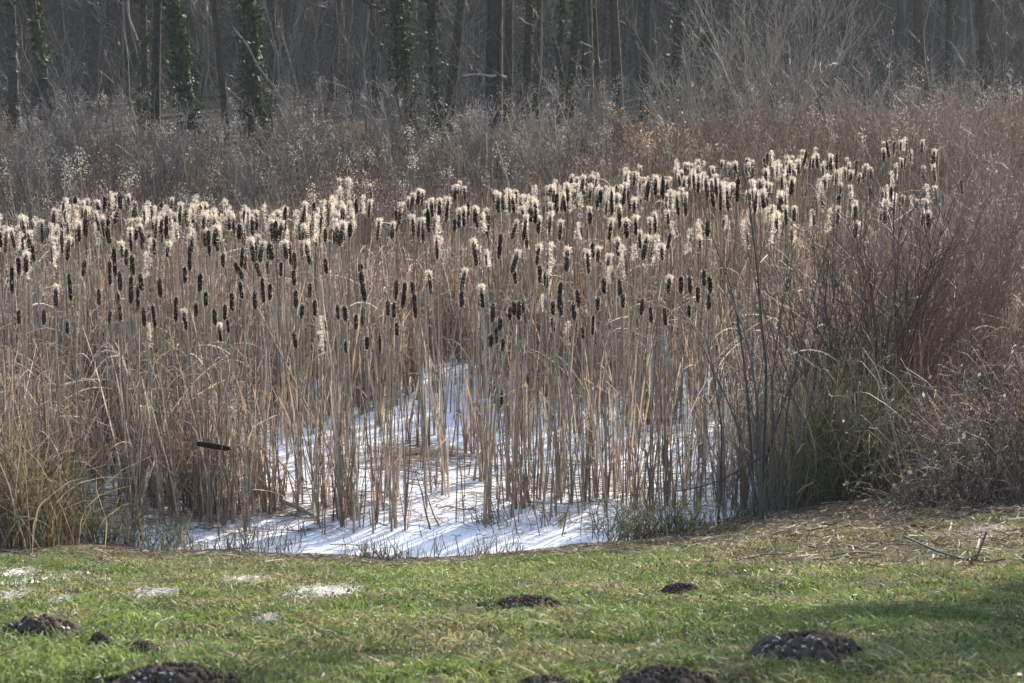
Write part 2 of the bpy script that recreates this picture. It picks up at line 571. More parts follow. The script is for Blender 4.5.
# two dead poles leaning through the wood
for (ua, va, ub, vb, yy, rr, lab) in ((233, 26, 290, 112, 49, .035, "pale thin dead pole slanting down to the right of the ivy-wrapped trunk"),
                                       (279, 14, 297, 88, 50, .03, "short pale dead pole standing crooked between slim dim trunks"),
                                       (462, 74, 490, 78, 51, .04, "pale broken branch stub sticking out level before the thickest trunk")):
    a, b = at_y(ua, va, yy), at_y(ub, vb, yy + .6)
    if ua != 462:
        dz = float(ground(b[0], yy)) - b[2]
        b = b + (b - a) / (b[2] - a[2]) * dz
    else:
        b = b + np.array((.3, .4, 0))
    K = 8
    P = (a[None] + (b - a)[None] * np.linspace(0, 1, K)[:, None] + rng.normal(0, .03, (K, 3)))[None]
    P = P - b
    o = MB().tubes(P, rr * np.linspace(.6, 1, K)[None], (.26, .22, .17), 6).build("dead_branch", M_BARK, None, b)
    tag(o, lab, "branch")

# ------------------------------------------------------------------ undergrowth between pond and wood
mb = MB()
N = 19000
y = 29 + 30 * rng.random(N) ** .9
x = (rng.random(N) - .5) * (2 * 512 / F * y * 1.35 + 2)
ok = (y > far_edge(x) + .2 + 1.5 * rng.random(N)) & (fbm(x, y, 1.3, 31) > .42) & (y < 53 + 4 * rng.random(N))
x, y = x[ok], y[ok]; N = len(x)
b = np.stack([x, y, ground(x, y) - .03], 1)
right = np.clip((x / y * F / 512 + .1) * 1.2, 0, 1)
H = (rng.uniform(.45, 1.05, N) + .25 * np.interp(y, (33, 38), (0, 1)) + .95 * np.clip(fbm(x, y, 2.2, 33) - .3, 0, 1)) * (.78 + .72 * right)
H = H * np.interp(y, (44, 53), (1, .55))
P = upright(b, H, rng.normal(0, .22, (N, 2)) * H[:, None], 5, .10)
warm = np.clip(fbm(x, y, 4.0, 35) * 1.6 - .3 + .35 * right, 0, 1)[:, None]
col = pick([(.075, .066, .056), (.05, .044, .038), (.10, .087, .074), (.036, .031, .026)], N) * (1 - warm) + pick([(.105, .078, .06), (.135, .10, .074), (.08, .058, .046)], N) * warm
mb.ribbons(P, .014 * np.linspace(1, .5, 5)[None] * np.ones((N, 1)), col)
Q, t = grow(P, 4, .45, 1.0, (.15, .5), (.35, .9), .25, 4)
mb.ribbons(Q, .010, np.repeat(col, 4, 0) * 1.1)
# seed tufts at the tips of some
sel = rng.random(N) < .15 + .9 * np.clip(vnoise(x, y, 1.1, 37) - .35, 0, 1)
tall = (rng.random(N) < .16) & (vnoise(x, y, 1.5, 39) > .45)
Pt = upright(b[tall], rng.uniform(.9, 1.8, tall.sum()) * (.9 + .3 * right[tall]), rng.normal(0, .2, (tall.sum(), 2)), 5, .08)
mb.ribbons(Pt, .013, pick([(.15, .125, .10), (.10, .085, .068), (.2, .165, .125)], int(tall.sum())))
tq = np.repeat(Pt[:, -1], 44, 0) + rng.normal(0, 1, (len(Pt) * 44, 3)) * np.array([.05, .05, .09])
mb.quads(tq, rng.uniform(.018, .038, len(tq)), np.repeat(pick([(.40, .355, .30), (.28, .245, .205), (.48, .43, .37), (.20, .17, .14)], len(Pt)), 44, 0), 0, .6)
nq = 12
tp = np.repeat(P[sel][:, -1], nq, 0) + rng.normal(0, 1, (sel.sum() * nq, 3)) * np.array([.045, .045, .10])
tp[:, 2] -= .05
pc = np.repeat(pick([(.27, .235, .195), (.18, .155, .13), (.34, .30, .25), (.13, .11, .092)], int(sel.sum()), .2), nq, 0)
mb.quads(tp, rng.uniform(.016, .040, len(tp)), pc * rng.uniform(.85, 1.15, (len(tp), 1)), 0, .6)
tag(mb.build("undergrowth", M_REED), kind="stuff", label="dense dead goldenrod and weed stems behind the cattails", cat="undergrowth")


mb = MB()
N = 110
y = rng.uniform(50, 68, N)
x = (rng.random(N) - .5) * (2 * 512 / F * y * 1.3)
b = np.stack([x, y, ground(x, y) - .05], 1)
P = upright(b, rng.uniform(2.2, 6.0, N), rng.normal(0, .6, (N, 2)), 8, .16)
cc = pick([(.10, .085, .07), (.15, .125, .10), (.06, .052, .045)], N)
mb.tubes(P, rng.uniform(.012, .032, N)[:, None] * np.linspace(1, .3, 8)[None], cc, 4)
Q, t = grow(P, 9, .15, 1, (.6, 1.9), (.35, 1.1), .1, 6, .16)
mb.tubes(Q, .008 * np.linspace(1, .4, 6)[None] * np.ones((len(Q), 1)), np.repeat(cc, 9, 0) * 1.15, 3)
Q2, t = grow(Q, 4, .2, 1, (.25, .8), (.4, 1.0), .05, 4, .15)
mb.ribbons(Q2, .008, np.repeat(np.repeat(cc, 9, 0), 4, 0) * 1.35)
tag(mb.build("understorey", M_TWIG), kind="stuff", label="tangle of thin bare saplings and twigs between the trunks", cat="brushwood")


def shrub(name, loc, n, H, spread, col, label, cat, group=None, twigs=7, fine=4, r=.012, lean=(0, 0), leaf=None, mains=0):
    loc = np.asarray(loc, float)
    root = empty(name, loc, label, cat, group)
    b = np.concatenate([rng.normal(0, .09 * spread + .05, (n, 2)), np.full((n, 1), -.08)], 1)
    an = rng.random(n) * 2 * math.pi
    rad = spread * np.sqrt(rng.random(n))
    ln = np.stack([np.cos(an) * rad, np.sin(an) * rad], 1) + np.asarray(lean)
    P = upright(b, H * rng.uniform(.55, 1.0, n), ln, 8, .10, .35)
    rr = r * rng.uniform(.6, 1.2, n)
    c = pick([col], n, .15)
    if mains:
        for i in range(n):
            MB().tubes(P[i:i + 1], rr[i] * np.linspace(1, .3, 8)[None], c[i], 6).build("stem", M_TWIG, root)
    else:
        MB().tubes(P, rr[:, None] * np.linspace(1, .3, 8)[None], c, 4).build("stems", M_TWIG, root)
    Q, t = grow(P, twigs, .25, 1, (.22 * H, .42 * H), (.2, .7), .15, 6, .1)
    m = MB().tubes(Q, (r * .42) * np.linspace(1, .35, 6)[None] * np.ones((len(Q), 1)), np.repeat(c, twigs, 0) * 1.1, 3)
    if fine:
        Q2, t2 = grow(Q, fine, .2, 1, (.08 * H, .2 * H), (.3, .8), .05, 4)
        m.ribbons(Q2, max(.004, r * .4), np.repeat(np.repeat(c, twigs, 0), fine, 0) * 1.25)
        if leaf is not None:
            k = rng.random(len(Q2)) < leaf[0]
            tips = Q2[k][:, -1]
            MB().quads(tips + rng.normal(0, .02, tips.shape), rng.uniform(*leaf[1], len(tips)), pick(leaf[2], len(tips)), .3, .7).build("leaves", M_DRY, root)
    m.build("twigs", M_TWIG, root)
    return root


def on_ground(u, y):
    dx, _ = ray(u, 100)
    return (dx * y, y, float(ground(dx * y, y)))


PALE, GREYB, REDB, BRN = (.27, .22, .165), (.17, .145, .125), (.19, .115, .085), (.20, .14, .095)
SEED = [(.28, .235, .18), (.21, .17, .13), (.34, .29, .23)]
for (u, y, n, H, sp, col, tw, leaf, lab) in (
    (745, 47, 17, 4.6, 2.1, PALE, 8, (.10, (.018, .042), SEED), "big pale bush with arching sunlit twigs before the right wood"),
    (800, 50, 14, 4.2, 1.7, (.22, .185, .145), 8, (.10, (.018, .042), SEED), "pale twiggy bush under the dark left-leaning trunk"),
    (690, 46, 16, 3.2, 1.1, PALE, 7, (.2, (.018, .042), SEED), "lower pale bush at the foot of the leaning trunk"),
    (648, 42, 16, 1.9, .7, (.27, .16, .085), 7, (.6, (.03, .07), [(.33, .20, .10), (.40, .27, .15)]), "rusty low bush with brown leaves behind the far cattails"),
    (700, 41, 16, 1.8, .8, BRN, 7, (.5, (.03, .06), [(.38, .28, .18), (.30, .21, .13)]), "tan low bush right of the rusty one"),
    (480, 43, 16, 2.2, .9, (.22, .18, .15), 7, (.5, (.018, .042), SEED), "grey-brown bush with pale tips at the foot of the thickest trunk"),
    (400, 46, 16, 2.4, .9, GREYB, 7, (.5, (.018, .042), SEED), "grey bush with pale tips in front of the wide ivy trunk"),
    (545, 42, 14, 2.1, .8, (.24, .19, .15), 7, (.6, (.018, .042), SEED), "pale-tipped bush before the straight dark trunk in the middle"),
    (300, 42, 16, 2.3, .9, GREYB, 7, (.6, (.02, .045), SEED), "grey bush with pale tips right of the ivy-wrapped trunk"),
    (255, 40, 14, 1.9, .8, GREYB, 7, (.5, (.018, .042), SEED), "low grey bush at the foot of the ivy-wrapped trunk"),
    (160, 41, 14, 2.0, .9, GREYB, 7, (.4, (.018, .042), SEED), "low grey bush before the leaning ivy-clad trunk"),
    (75, 43, 16, 2.4, .9, (.14, .12, .105), 8, (.3, (.018, .042), SEED), "dark twiggy bush between the left trunks"),
    (20, 40, 14, 2.0, .9, GREYB, 7, (.3, (.018, .042), SEED), "grey bush at the left edge above the cattails"),
    (870, 44, 18, 2.9, 1.1, (.24, .185, .15), 8, (.4, (.018, .042), SEED), "grey-brown bush left of the broad dim trunk"),
    (945, 42, 18, 2.8, 1.2, (.24, .18, .14), 8, (.6, (.018, .042), SEED), "brown bush with pale tips right of the broad dim trunk"),
    (1005, 38, 18, 2.6, 1.1, (.25, .18, .135), 8, (.7, (.018, .042), SEED), "brown seedy bush at the right edge behind the cattails"),
    (985, 33, 18, 2.3, 1.0, (.23, .16, .125), 8, (.7, (.02, .05), SEED), "reddish-brown seedy bush at the right edge nearest the cattails"),
    (590, 47, 14, 2.3, .8, (.20, .165, .14), 7, (.5, (.018, .042), SEED), "grey-brown bush before the stout dark trunk"),
):
    shrub("bush", on_ground(u, y), n, H, sp, col, lab, "bush", "bushes behind the cattails", tw, 6, .014, leaf=leaf)

# ------------------------------------------------------------------ cattails
DARK = [(.024, .014, .009), (.040, .022, .013), (.017, .010, .007), (.055, .030, .017)]
FLC = [(.80, .72, .60), (.86, .79, .69), (.66, .56, .45)]
HEADZ = 2.1


def lathe(zs, rs, bend, col, S=9):
    K = len(zs)
    P = np.zeros((1, K, 3)); P[0, :, 0] = bend(np.asarray(zs)); P[0, :, 2] = zs
    return MB().tubes(P, np.asarray(rs)[None], col, S)


def hairs(m, centers, nrm, n, length, width, col, droop=.0):
    """n hairs from each centre"""
    K = len(centers)
    c = np.repeat(np.asarray(centers, float), n, 0) + rng.normal(0, .006, (K * n, 3))
    d = unit(rng.normal(size=(K * n, 3)) + np.repeat(np.asarray(nrm, float), n, 0))
    L = rng.uniform(*length, (K * n, 1))
    p1 = c + d * L * .5
    d2 = unit(d + rng.normal(0, .5, d.shape) + np.array([0, 0, -droop]))
    p2 = p1 + d2 * L * .5
    m.ribbons(np.stack([c, p1, p2], 1), np.array([[1., .8, .3]]) * width, pick(col, K * n, .06))


def make_cattail_meshes(state, k, far=False):
    """state: intact, capped, burst -> list of (part name, mesh)"""
    b2 = rng.normal(0, .10)
    bend = lambda z: b2 * (np.asarray(z) / HEADZ) ** 2
    hl = rng.uniform(.14, .265) * (.86 if far else 1)
    g_ = .80 if far else 1.0
    hr = rng.uniform(.0165, .0235) * (.9 if far else 1)
    z0, z1 = HEADZ - hl / 2, HEADZ + hl / 2
    out = []
    zs = np.concatenate([np.linspace(-.1, z0 + .02, 9), [z1 - .02, z1 + rng.uniform(.03, .14)]])
    stem = lathe(zs, np.concatenate([np.linspace(.0075, .0045, 9), [.004, .0015]]), bend, pick([(.36, .29, .21), (.30, .24, .18), (.40, .34, .27)], 1)[0], 6)
    out.append(("stem", stem, M_STALK))
    n = 11
    tt = np.linspace(0, 1, n)
    prof = np.sqrt(np.clip(1 - np.abs(2 * tt - 1) ** 7, 0, 1)) * (1 + rng.normal(0, .05, n))
    prof[0] = prof[-1] = .15
    if state == "intact":
        zz, rr = z0 + hl * tt, hr * prof
    elif state == "capped":
        zz, rr = z0 + hl * .93 * tt, hr * prof * np.where(tt > .8, .8, 1)
    else:
        zz, rr = z0 + hl * .75 * tt, hr * prof * .55 * (1 + rng.normal(0, .15, n))
    out.append(("seed_head", lathe(zz, np.clip(rr, .002, 1), bend, pick(DARK, 1, .1)[0] if state != "burst" else np.array((.13, .085, .05)), 10), M_HEAD))
    m = MB()
    if state == "intact":
        # a thin fuzz on the velvet
        q = 90
        an = rng.random(q) * 2 * math.pi; zq = z0 + hl * rng.random(q)
        cs = np.stack([bend(zq) + np.cos(an) * hr * .9, np.sin(an) * hr * .9, zq], 1)
        hairs(m, cs, np.stack([np.cos(an), np.sin(an), 0 * an + .6], 1) * 1.5, 2, (.008, .017), .0030, [(.62, .54, .44)])
    else:
        sd = rng.random() * 2 * math.pi
        if state == "capped":
            # a thin halo of loosened seed all round, longer towards the top, and a small domed cap or curl
            q = 190
            k_ = rng.random(q)
            zq = z0 + hl * k_ ** .8
            an = rng.random(q) * 2 * math.pi
            cs = np.stack([bend(zq) + np.cos(an) * hr * .9, np.sin(an) * hr * .9, zq], 1)
            hairs(m, cs[k_ < .55], np.stack([np.cos(an), np.sin(an), 0 * an + .5], 1)[k_ < .55] * 1.6, 1, (.008, .018 * g_), .0032, FLC, 0)
            hairs(m, cs[k_ >= .55], np.stack([np.cos(an), np.sin(an), 0 * an + .7], 1)[k_ >= .55] * 1.5, 2, (.012, .030 * g_), .0034, FLC, 0)
            dome = np.stack([bend(z1) + rng.normal(0, .012, 40), rng.normal(0, .012, 40), z1 - hl * .07 + .010 * rng.random(40)], 1)
            hairs(m, dome, np.tile([0, 0, 1.1], (40, 1)), 2, (.015, .042 * g_), .0036, FLC, .5)
        else:
            q = 80
            zq = z1 - hl * rng.random(q) * 1.1
            an = sd + rng.normal(0, .7, q)
            off = hr * (.8 + rng.random(q))
            cs = np.stack([bend(zq) + np.cos(an) * off, np.sin(an) * off, zq], 1)
            hairs(m, cs, np.stack([np.cos(an), np.sin(an), 0 * an + .3], 1), 2, (.014 * g_, .038 * g_), .0036, FLC, .35)
        if state == "burst" or rng.random() < .55:
            a2 = np.linspace(0, math.pi * rng.uniform(.8, 1.5), 30)
            rad = rng.uniform(.014, .032) * g_
            arc = np.stack([bend(z1) + np.cos(sd) * rad * (1 - np.cos(a2)), np.sin(sd) * rad * (1 - np.cos(a2)), z1 - .02 + rad * 1.3 * np.sin(a2)], 1)
            hairs(m, arc, np.zeros_like(arc) + [0, 0, .3], 3, (.010 * g_, .026 * g_), .0036, FLC, .1)
        if state == "burst" or rng.random() < .25:
            nt = 26
            tz = np.linspace(0, 1, nt)
            tail = np.stack([bend(z1) + np.cos(sd) * (.03 + .035 * tz), np.sin(sd) * (.03 + .035 * tz), z1 - .03 - hl * rng.uniform(.4, 1.1) * tz], 1)
            hairs(m, tail, np.zeros_like(tail), 2, (.010 * g_, .030 * g_), .0036, FLC, .6)
    out.append(("fluff" if state != "intact" else "fuzz", m, M_FLUFF))
    for j in range(2):
        L = rng.uniform(1.1, 1.75)
        b = np.array([[rng.normal(0, .01), rng.normal(0, .01), -.05]])
        P = upright(b, np.array([L]), rng.normal(0, .14, (1, 2)), 8, .04, .6)
        if rng.random() < .5:                       # snapped over
            kk = rng.integers(4, 7); P[0, kk:, 2] = P[0, kk, 2] - (P[0, kk:, 2] - P[0, kk, 2]) * .5
            P[0, kk:, :2] += np.linspace(0, 1, 8 - kk)[:, None] * rng.normal(0, .25, 2)
        lf = MB().ribbons(P, np.array([[.018, .017, .016, .014, .013, .011, .008, .003]]), pick([(.36, .27, .18), (.30, .24, .18), (.40, .33, .25)], 1)[0])
        out.append(("leaf", lf, M_REED))
    return dict(parts=out, bend=b2)


def finish(pr):
    res = []
    for nm, m, mt in pr["parts"]:
        me = m.mesh("cattail_" + nm); me.materials.append(mt); res.append((nm, me))
    pr["meshes"] = res
    return pr


PROTO_FAR = {s: [finish(make_cattail_meshes(s, k, True)) for k in range(n)] for s, n in (("intact", 5), ("capped", 9), ("burst", 7))}
PROTO = {s: [finish(make_cattail_meshes(s, k)) for k in range(n)] for s, n in (("intact", 8), ("capped", 10), ("burst", 8))}


def solve_head(u, v, zh):
    d = at_z(u, v, zh)
    ymin = float(edge(d[0])) + 1.1
    if d[1] < ymin:
        d = at_y(u, v, ymin + rng.random() * 1.0)
    return d


def rot(rx, ry, rz):
    from mathutils import Euler
    return np.array(Euler((rx, ry, rz)).to_matrix())


SPEC = []      # (state, head position, tilt, scale of head, label, group)


def place(state, u, v, label, group, zh=None, tilt=None):
    zh = zh or rng.normal(2.12, .10)
    h = solve_head(u, v, zh)
    tl = (rng.normal(0, .04), tilt if tilt is not None else rng.normal(0, .05))
    SPEC.append((state, h, tl, label, group))


# -- heads that stand out in the photo, each with a label of its own
OWN = [
    ("intact", 120, 201, "tallest intact dark head rising above the left stand", 0.02),
    ("intact", 110, 317, "thick dark head standing alone low on the left before the tan stalks", 0),
    ("capped", 56, 296, "dark head with a white tuft on top, lowest at the left edge", 0),
    ("burst", 149, 335, "small dark stub ringed by white fluff, lowest of the left stand", 0),
    ("capped", 185, 320, "dark head with pale fluff hanging down its right side", 0),
    ("intact", 215, 317, "thickest dark head of the tight low bunch left of the snow", 0),
    ("capped", 220, 333, "half-fluffed head at the bottom of the tight low bunch", 0),
    ("intact", 239, 271, "dark head tilted strongly to the left in the left stand", -.45),
    ("intact", 258, 269, "dark head tilted slightly left, beside the strongly tilted one", -.22),
    ("intact", 302, 311, "large dark head left of the big fluff curl", 0),
    ("burst", 325, 324, "big white curl of fluff over a dark stub", 0),
    ("burst", 325, 343, "broad ragged white fluff with a dark core under the fluff curl", 0),
    ("intact", 346, 347, "short dark head at the lower right of the ragged fluff", 0),
    ("intact", 361, 273, "slim dark head standing by itself above the pale patch of ice", 0),
    ("intact", 396, 290, "bent double-thick dark head in the small bunch left of centre", .10),
    ("capped", 430, 283, "slim dark head with a narrow white tip, alone left of centre", 0),
    ("capped", 463, 281, "long dark head with a spiky white crown near the centre", 0),
    ("capped", 482, 297, "dark head under a white ring of fluff near the centre", 0),
    ("intact", 515, 277, "plain dark head standing alone above the central bunch", -.05),
    ("intact", 503, 345, "dark head drooping at the bottom of the central bunch", .12),
    ("capped", 526, 236, "tall dark head with a pale rim high above the central bunch", 0),
    ("capped", 538, 255, "dark head fringed with white on both sides, above two stacked dark heads", 0),
    ("burst", 545, 303, "large frothy white head right of the central bunch", 0),
    ("burst", 570, 333, "low pale feathery head right of the central bunch", 0),
    ("intact", 553, 325, "slanting dark head under the frothy white one", -.14),
    ("capped", 567, 260, "tall slim dark head with a white right edge", 0),
    ("capped", 598, 255, "tall thick dark head in the white-tipped group right of centre", 0),
    ("capped", 608, 266, "dark head under a flat white cap right of the tall thick one", 0),
    ("intact", 583, 333, "slim dark head low between feathery head and the right-hand pair", 0),
    ("intact", 593, 325, "dark head just above and right of the low slim one", 0),
    ("intact", 669, 241, "plump slanting dark head left of the frothy head by the willow shoots", .12),
    ("burst", 690, 241, "wide frothy pale head beside the plump slanting dark one", 0),
    ("capped", 669, 285, "dark head in a ring of white fluff left of the willow shoots", 0),
    ("burst", 727, 231, "pale loose head directly left of the tall willow shoot tips", 0),
    ("burst", 747, 234, "pale narrow head just right of the tall willow shoots", 0),
    ("burst", 792, 235, "pale head alone on the right, lowest before the dark bush", 0),
    ("intact", 704, 278, "dark head upper left in the bunch at the willow shoots", 0),
    ("intact", 710, 285, "dark head right in the bunch at the willow shoots", -.10),
    ("intact", 689, 312, "dark head lowest beside the willow shoots", 0),
]
for st, u, v, lab, tl in OWN:
    place(st, u, v, lab, "cattails that stand out", tilt=tl if tl else None, zh=2.45 if v < 210 and u < 200 else None)
MID = "slim intact dark head low among the tan stalks in the middle of the pond"
for u, v in ((363, 287), (394, 310), (404, 295), (413, 289), (415, 306), (462, 299), (493, 313), (514, 308), (510, 313), (519, 311), (523, 306), (500, 324),
             (491, 341), (496, 336), (540, 274), (546, 280), (553, 308), (561, 308), (560, 296), (574, 311), (578, 299), (598, 304), (604, 286), (345, 313),
             (367, 343), (380, 344), (397, 329), (363, 316), (388, 308), (642, 307), (651, 315), (665, 317), (681, 285), (690, 285), (623, 301), (620, 288), (698, 295),
             (709, 302), (500, 246), (593, 250), (346, 347), (356, 322)):
    place("intact", u, v, MID, "dark cattails in the middle")
WMID = "white-tipped head in the loose middle rows over the stalks"
for u, v in ((475, 253), (479, 256), (486, 258), (437, 248), (441, 250), (618, 248), (635, 252), (645, 248), (662, 253), (652, 250), (548, 258), (588, 262), (612, 275),
             (626, 262), (640, 240), (700, 243), (776, 224), (783, 226), (830, 220), (838, 216), (650, 230), (515, 262), (770, 228)):
    place("capped" if rng.random() < .5 else "burst", u, v, WMID, "white-tipped cattails in the middle")
LOWL = "plain dark head low among the tan stalks of the left stand"
for u, v in ((70, 287), (99, 297), (44, 317), (19, 317), (110, 273), (120, 281), (127, 259), (154, 317), (176, 309), (200, 283), (206, 299), (228, 326), (225, 312), (281, 269),
             (270, 292), (263, 290), (294, 278), (326, 266), (296, 299), (315, 308), (346, 315), (338, 312), (295, 340), (241, 290), (185, 275), (144, 317), (120, 313), (67, 327),
             (131, 290), (138, 297), (118, 300), (141, 282), (160, 288), (196, 310), (232, 302), (30, 262), (12, 280), (84, 268), (255, 300), (310, 290)):
    place("intact", u, v, LOWL, "dark cattails low in the left stand")

# -- the thick left stand
LD = "dark head with a lit rim in the thick upper band of the left stand"
LW = "white fluffy head in the thick upper band of the left stand"
tops = lambda u: np.interp(u, (0, 40, 60, 120, 200, 250, 300, 340, 380), (222, 216, 204, 197, 203, 210, 208, 190, 200))
cnt = 0
while cnt < 150:
    u = rng.uniform(-6, 362)
    v = tops(u) + 4 + rng.gamma(2.0, 14)
    if v > 275:
        continue
    white = rng.random() < np.interp(v - tops(u), (0, 30, 60, 90), (.8, .72, .5, .25))
    st = "intact" if not white else ("capped" if rng.random() < .7 else "burst")
    place(st, u, v, LW if white else LD, "white cattails in the left stand" if white else "dark cattails in the left stand")
    cnt += 1

# -- far rows; the nearest stay single, the rest join the mass
FAR = []
tops2 = lambda u: np.interp(u, (335, 360, 440, 470, 500, 560, 590, 640, 700, 760, 790, 830, 870, 925, 960), (178, 183, 180, 182, 190, 182, 172, 166, 158, 158, 146, 150, 140, 136, 175))
while len(FAR) < 400:
    u = rng.uniform(335, 962)
    dv = rng.gamma(1.8, 15)
    if u < 470: dv = rng.uniform(0, 62)
    if u > 850: dv = rng.uniform(0, 85)
    v = tops2(u) + 4 + dv
    if v > 232 or rng.random() > np.interp(u, (335, 470, 480, 560, 850, 960), (.55, .55, 1, 1, .75, .3)) or vnoise(u, v * 2, 22, 61) < .38:
        continue
    FAR.append((u, v))
FAR.sort(key=lambda q: -q[1])
FW = "small white-fluffed head in the near rows of the far stand"
FD = "small dark head with a lit rim in the near rows of the far stand"
mass = []
for i in range(75):
    u = rng.uniform(-6, 350)
    v = tops(u) + 2 + rng.gamma(1.6, 9)
    mass.append((("capped", "burst", "capped", "burst", "intact")[i % 5], solve_head(u, v, rng.normal(2.15, .10)), (rng.normal(0, .04), rng.normal(0, .05))))
for i, (u, v) in enumerate(FAR):
    white = rng.random() < (.9 if v > 195 and u > 730 else .78)
    st = "intact" if not white else ("capped" if rng.random() < .75 else "burst")
    if len(SPEC) < 300:
        place(st, u, v, FW if white else FD, "white cattails in the far stand" if white else "dark cattails in the far stand")
    else:
        mass.append((st, solve_head(u, v, rng.normal(2.15, .12)), (rng.normal(0, .04), rng.normal(0, .05))))


def pose(st, h, tl):
    lib = (PROTO_FAR if h[1] > 28 else PROTO)[st]
    pr = lib[rng.integers(0, len(lib))]
    rz = rng.random() * 2 * math.pi
    z = np.array(rot(*tl, 0)) @ rot(0, 0, rz)
    off = z @ np.array((pr["bend"], 0, HEADZ))
    s = h[2] / off[2]
    return pr, z, s, np.array((h[0] - off[0] * s, h[1] - off[1] * s, 0.0))


from mathutils import Matrix
for st, h, tl, lab, grp in SPEC:
    pr, Rm, s, base = pose(st, h, tl)
    root = empty("cattail", base, lab, "cattail", grp)
    e = Matrix(Rm.tolist()).to_euler()
    root.rotation_euler = e
    root.scale = (s, s, s)
    for nm, me in pr["meshes"]:
        link(nm, me, root)
mb = MB()
for st, h, tl in mass:
    pr, Rm, s, base = pose(st, h, tl)
    for nm, m, mt in pr["parts"]:
        if nm == "leaf":
            continue
        V = np.concatenate(m.v)
        mb.add((V @ Rm.T) * s + base, np.concatenate(m.f), np.concatenate(m.c))
tag(mb.build("cattail_stand", M_FLUFF), kind="stuff", label="the farthest crowded rows of white and dark cattail heads", cat="cattails")

# ------------------------------------------------------------------ reed stalks and leaves
TAN = [(.33, .245, .18), (.30, .235, .18), (.38, .315, .25), (.25, .175, .122), (.31, .215, .145)]
GREY = [(.27, .225, .18), (.34, .295, .245), (.22, .175, .135)]
ORNG = [(.29, .20, .125), (.25, .165, .105), (.32, .235, .155)]


def to_px(x, y, z):
    c, s_ = math.cos(PITCH), math.sin(PITCH)
    yy, zz = y * c - (z - CAMH) * s_, y * s_ + (z - CAMH) * c
    return CX + F * x / yy, CY - F * zz / yy


def reeds(m, base, Hs, tint=None, n_leaf=6, wid=.017):
    """each plant: a sheath of leaves that part upwards, a few snapped, plus a bare stalk"""
    N = len(base)
    own = (vnoise(base[:, 0], base[:, 1], .9, 51) + rng.normal(0, .15, N) > .60)[:, None]
    col = np.where(own, pick(ORNG + TAN, N), pick(GREY + TAN, N)) if tint is None else pick(tint, N)
    K = 7
    lf = np.repeat(base, n_leaf, 0) + np.concatenate([rng.normal(0, .014, (N * n_leaf, 2)), np.zeros((N * n_leaf, 1))], 1)
    L = np.repeat(Hs, n_leaf) * rng.uniform(.4, 1.0, N * n_leaf)
    P = upright(lf, L, rng.normal(0, .14, (N * n_leaf, 2)) * L[:, None], K, .07, .6)
    br = rng.random(N * n_leaf) < .42
    kk = 4
    for k in range(kk + 1, K):
        f = (k - kk) / (K - 1 - kk)
        P[br, k, 2] = P[br, kk, 2] + (P[br, k, 2] - P[br, kk, 2]) * rng.uniform(-.9, .6, br.sum())
        P[br, k, :2] += f * rng.normal(0, .16, (br.sum(), 2)) * L[br][:, None]
    W = wid * rng.uniform(.6, 1.25, (N * n_leaf, 1)) * np.array([[1.3, 1.25, 1.1, 1, .85, .6, .2]])
    c = np.repeat(col, n_leaf, 0) * rng.uniform(.75, 1.2, (N * n_leaf, 1))
    m.ribbons(P, W, c)
    S = upright(base, Hs * rng.uniform(.7, 1.15, N), rng.normal(0, .07, (N, 2)) * Hs[:, None], 5, .03)
    m.tubes(S, .0055 * np.linspace(1, .6, 5)[None] * np.ones((N, 1)), pick(TAN + GREY, N), 4)


N = 26000
y = 19 + 20.5 * rng.random(N)
x = (rng.random(N) - .5) * (2 * 512 / F * y * 1.22 + 1)
u, v = to_px(x, y, 0 * x)
dens = np.interp(y, (19, 22, 25, 30, 40), (.25, .36, .46, .38, .32)) * np.interp(u, (0, 200, 330, 640, 720), (1.25, 1.15, .9, .9, .7))
open_ = np.clip((v - 385) / 50, 0, 1) * np.clip((u - 215) / 50, 0, 1) * np.clip((735 - u) / 60, 0, 1)
clump = fbm(x, y, .55, 71)
dens = dens * (1 - open_ * np.where(clump > .62, .90, .996))
dens = dens * np.where((u > 420) & (u < 490) & (v > 365), .10, 1)
dens = dens * np.where((u > 640) & (u < 900) & (v > 330), np.where(clump > .45, .75, .3), 1)
dens = dens * np.where((u > 330) & (u < 480) & (v > 255) & (v < 330), .6, 1)
dens = dens * np.where(u > 880, .9, 1) * np.clip((clump - .36) * 6, .02, 1.5)
dens = dens * np.where((v > 535) & (u > 90), .25, 1) * np.where((u > 70) & (u < 240) & (v > 500), .6, 1)
ok = (y > edge(x) + .12) & (y < far_edge(x) + .5) & (rng.random(N) < dens)
x, y = x[ok], y[ok]
base = np.stack([x, y, 0 * x - .03], 1)
near = y < 24.5
m = MB()
reeds(m, base[near], rng.uniform(.75, 1.85, near.sum()), None, 7, .0125)
reeds(m, base[~near], rng.uniform(1.1, 1.9, (~near).sum()), None, 6, .016)
print("reed plants", len(base))

k = 210
uu, vv = rng.uniform(215, 735, k), 415 + 125 * rng.random(k) ** 1.2
sb = np.array([at_z(a, b_, -.03) for a, b_ in zip(uu, vv)])
sb = sb[sb[:, 1] > edge(sb[:, 0]) + .15]
k = len(sb)
hh = np.where(rng.random(k) < .7, rng.uniform(.1, .6, k), rng.uniform(1.0, 1.9, k))
m.tubes(upright(sb, hh, rng.normal(0, .09, (k, 2)) * hh[:, None], 6, .04), rng.uniform(.004, .008, k)[:, None] * np.linspace(1, .6, 6)[None], pick(TAN + GREY, k), 5)
tag(m.build("reed_bed", M_REED), kind="stuff", label="dense dry tan cattail leaves and stalks filling the frozen pond", cat="reeds")
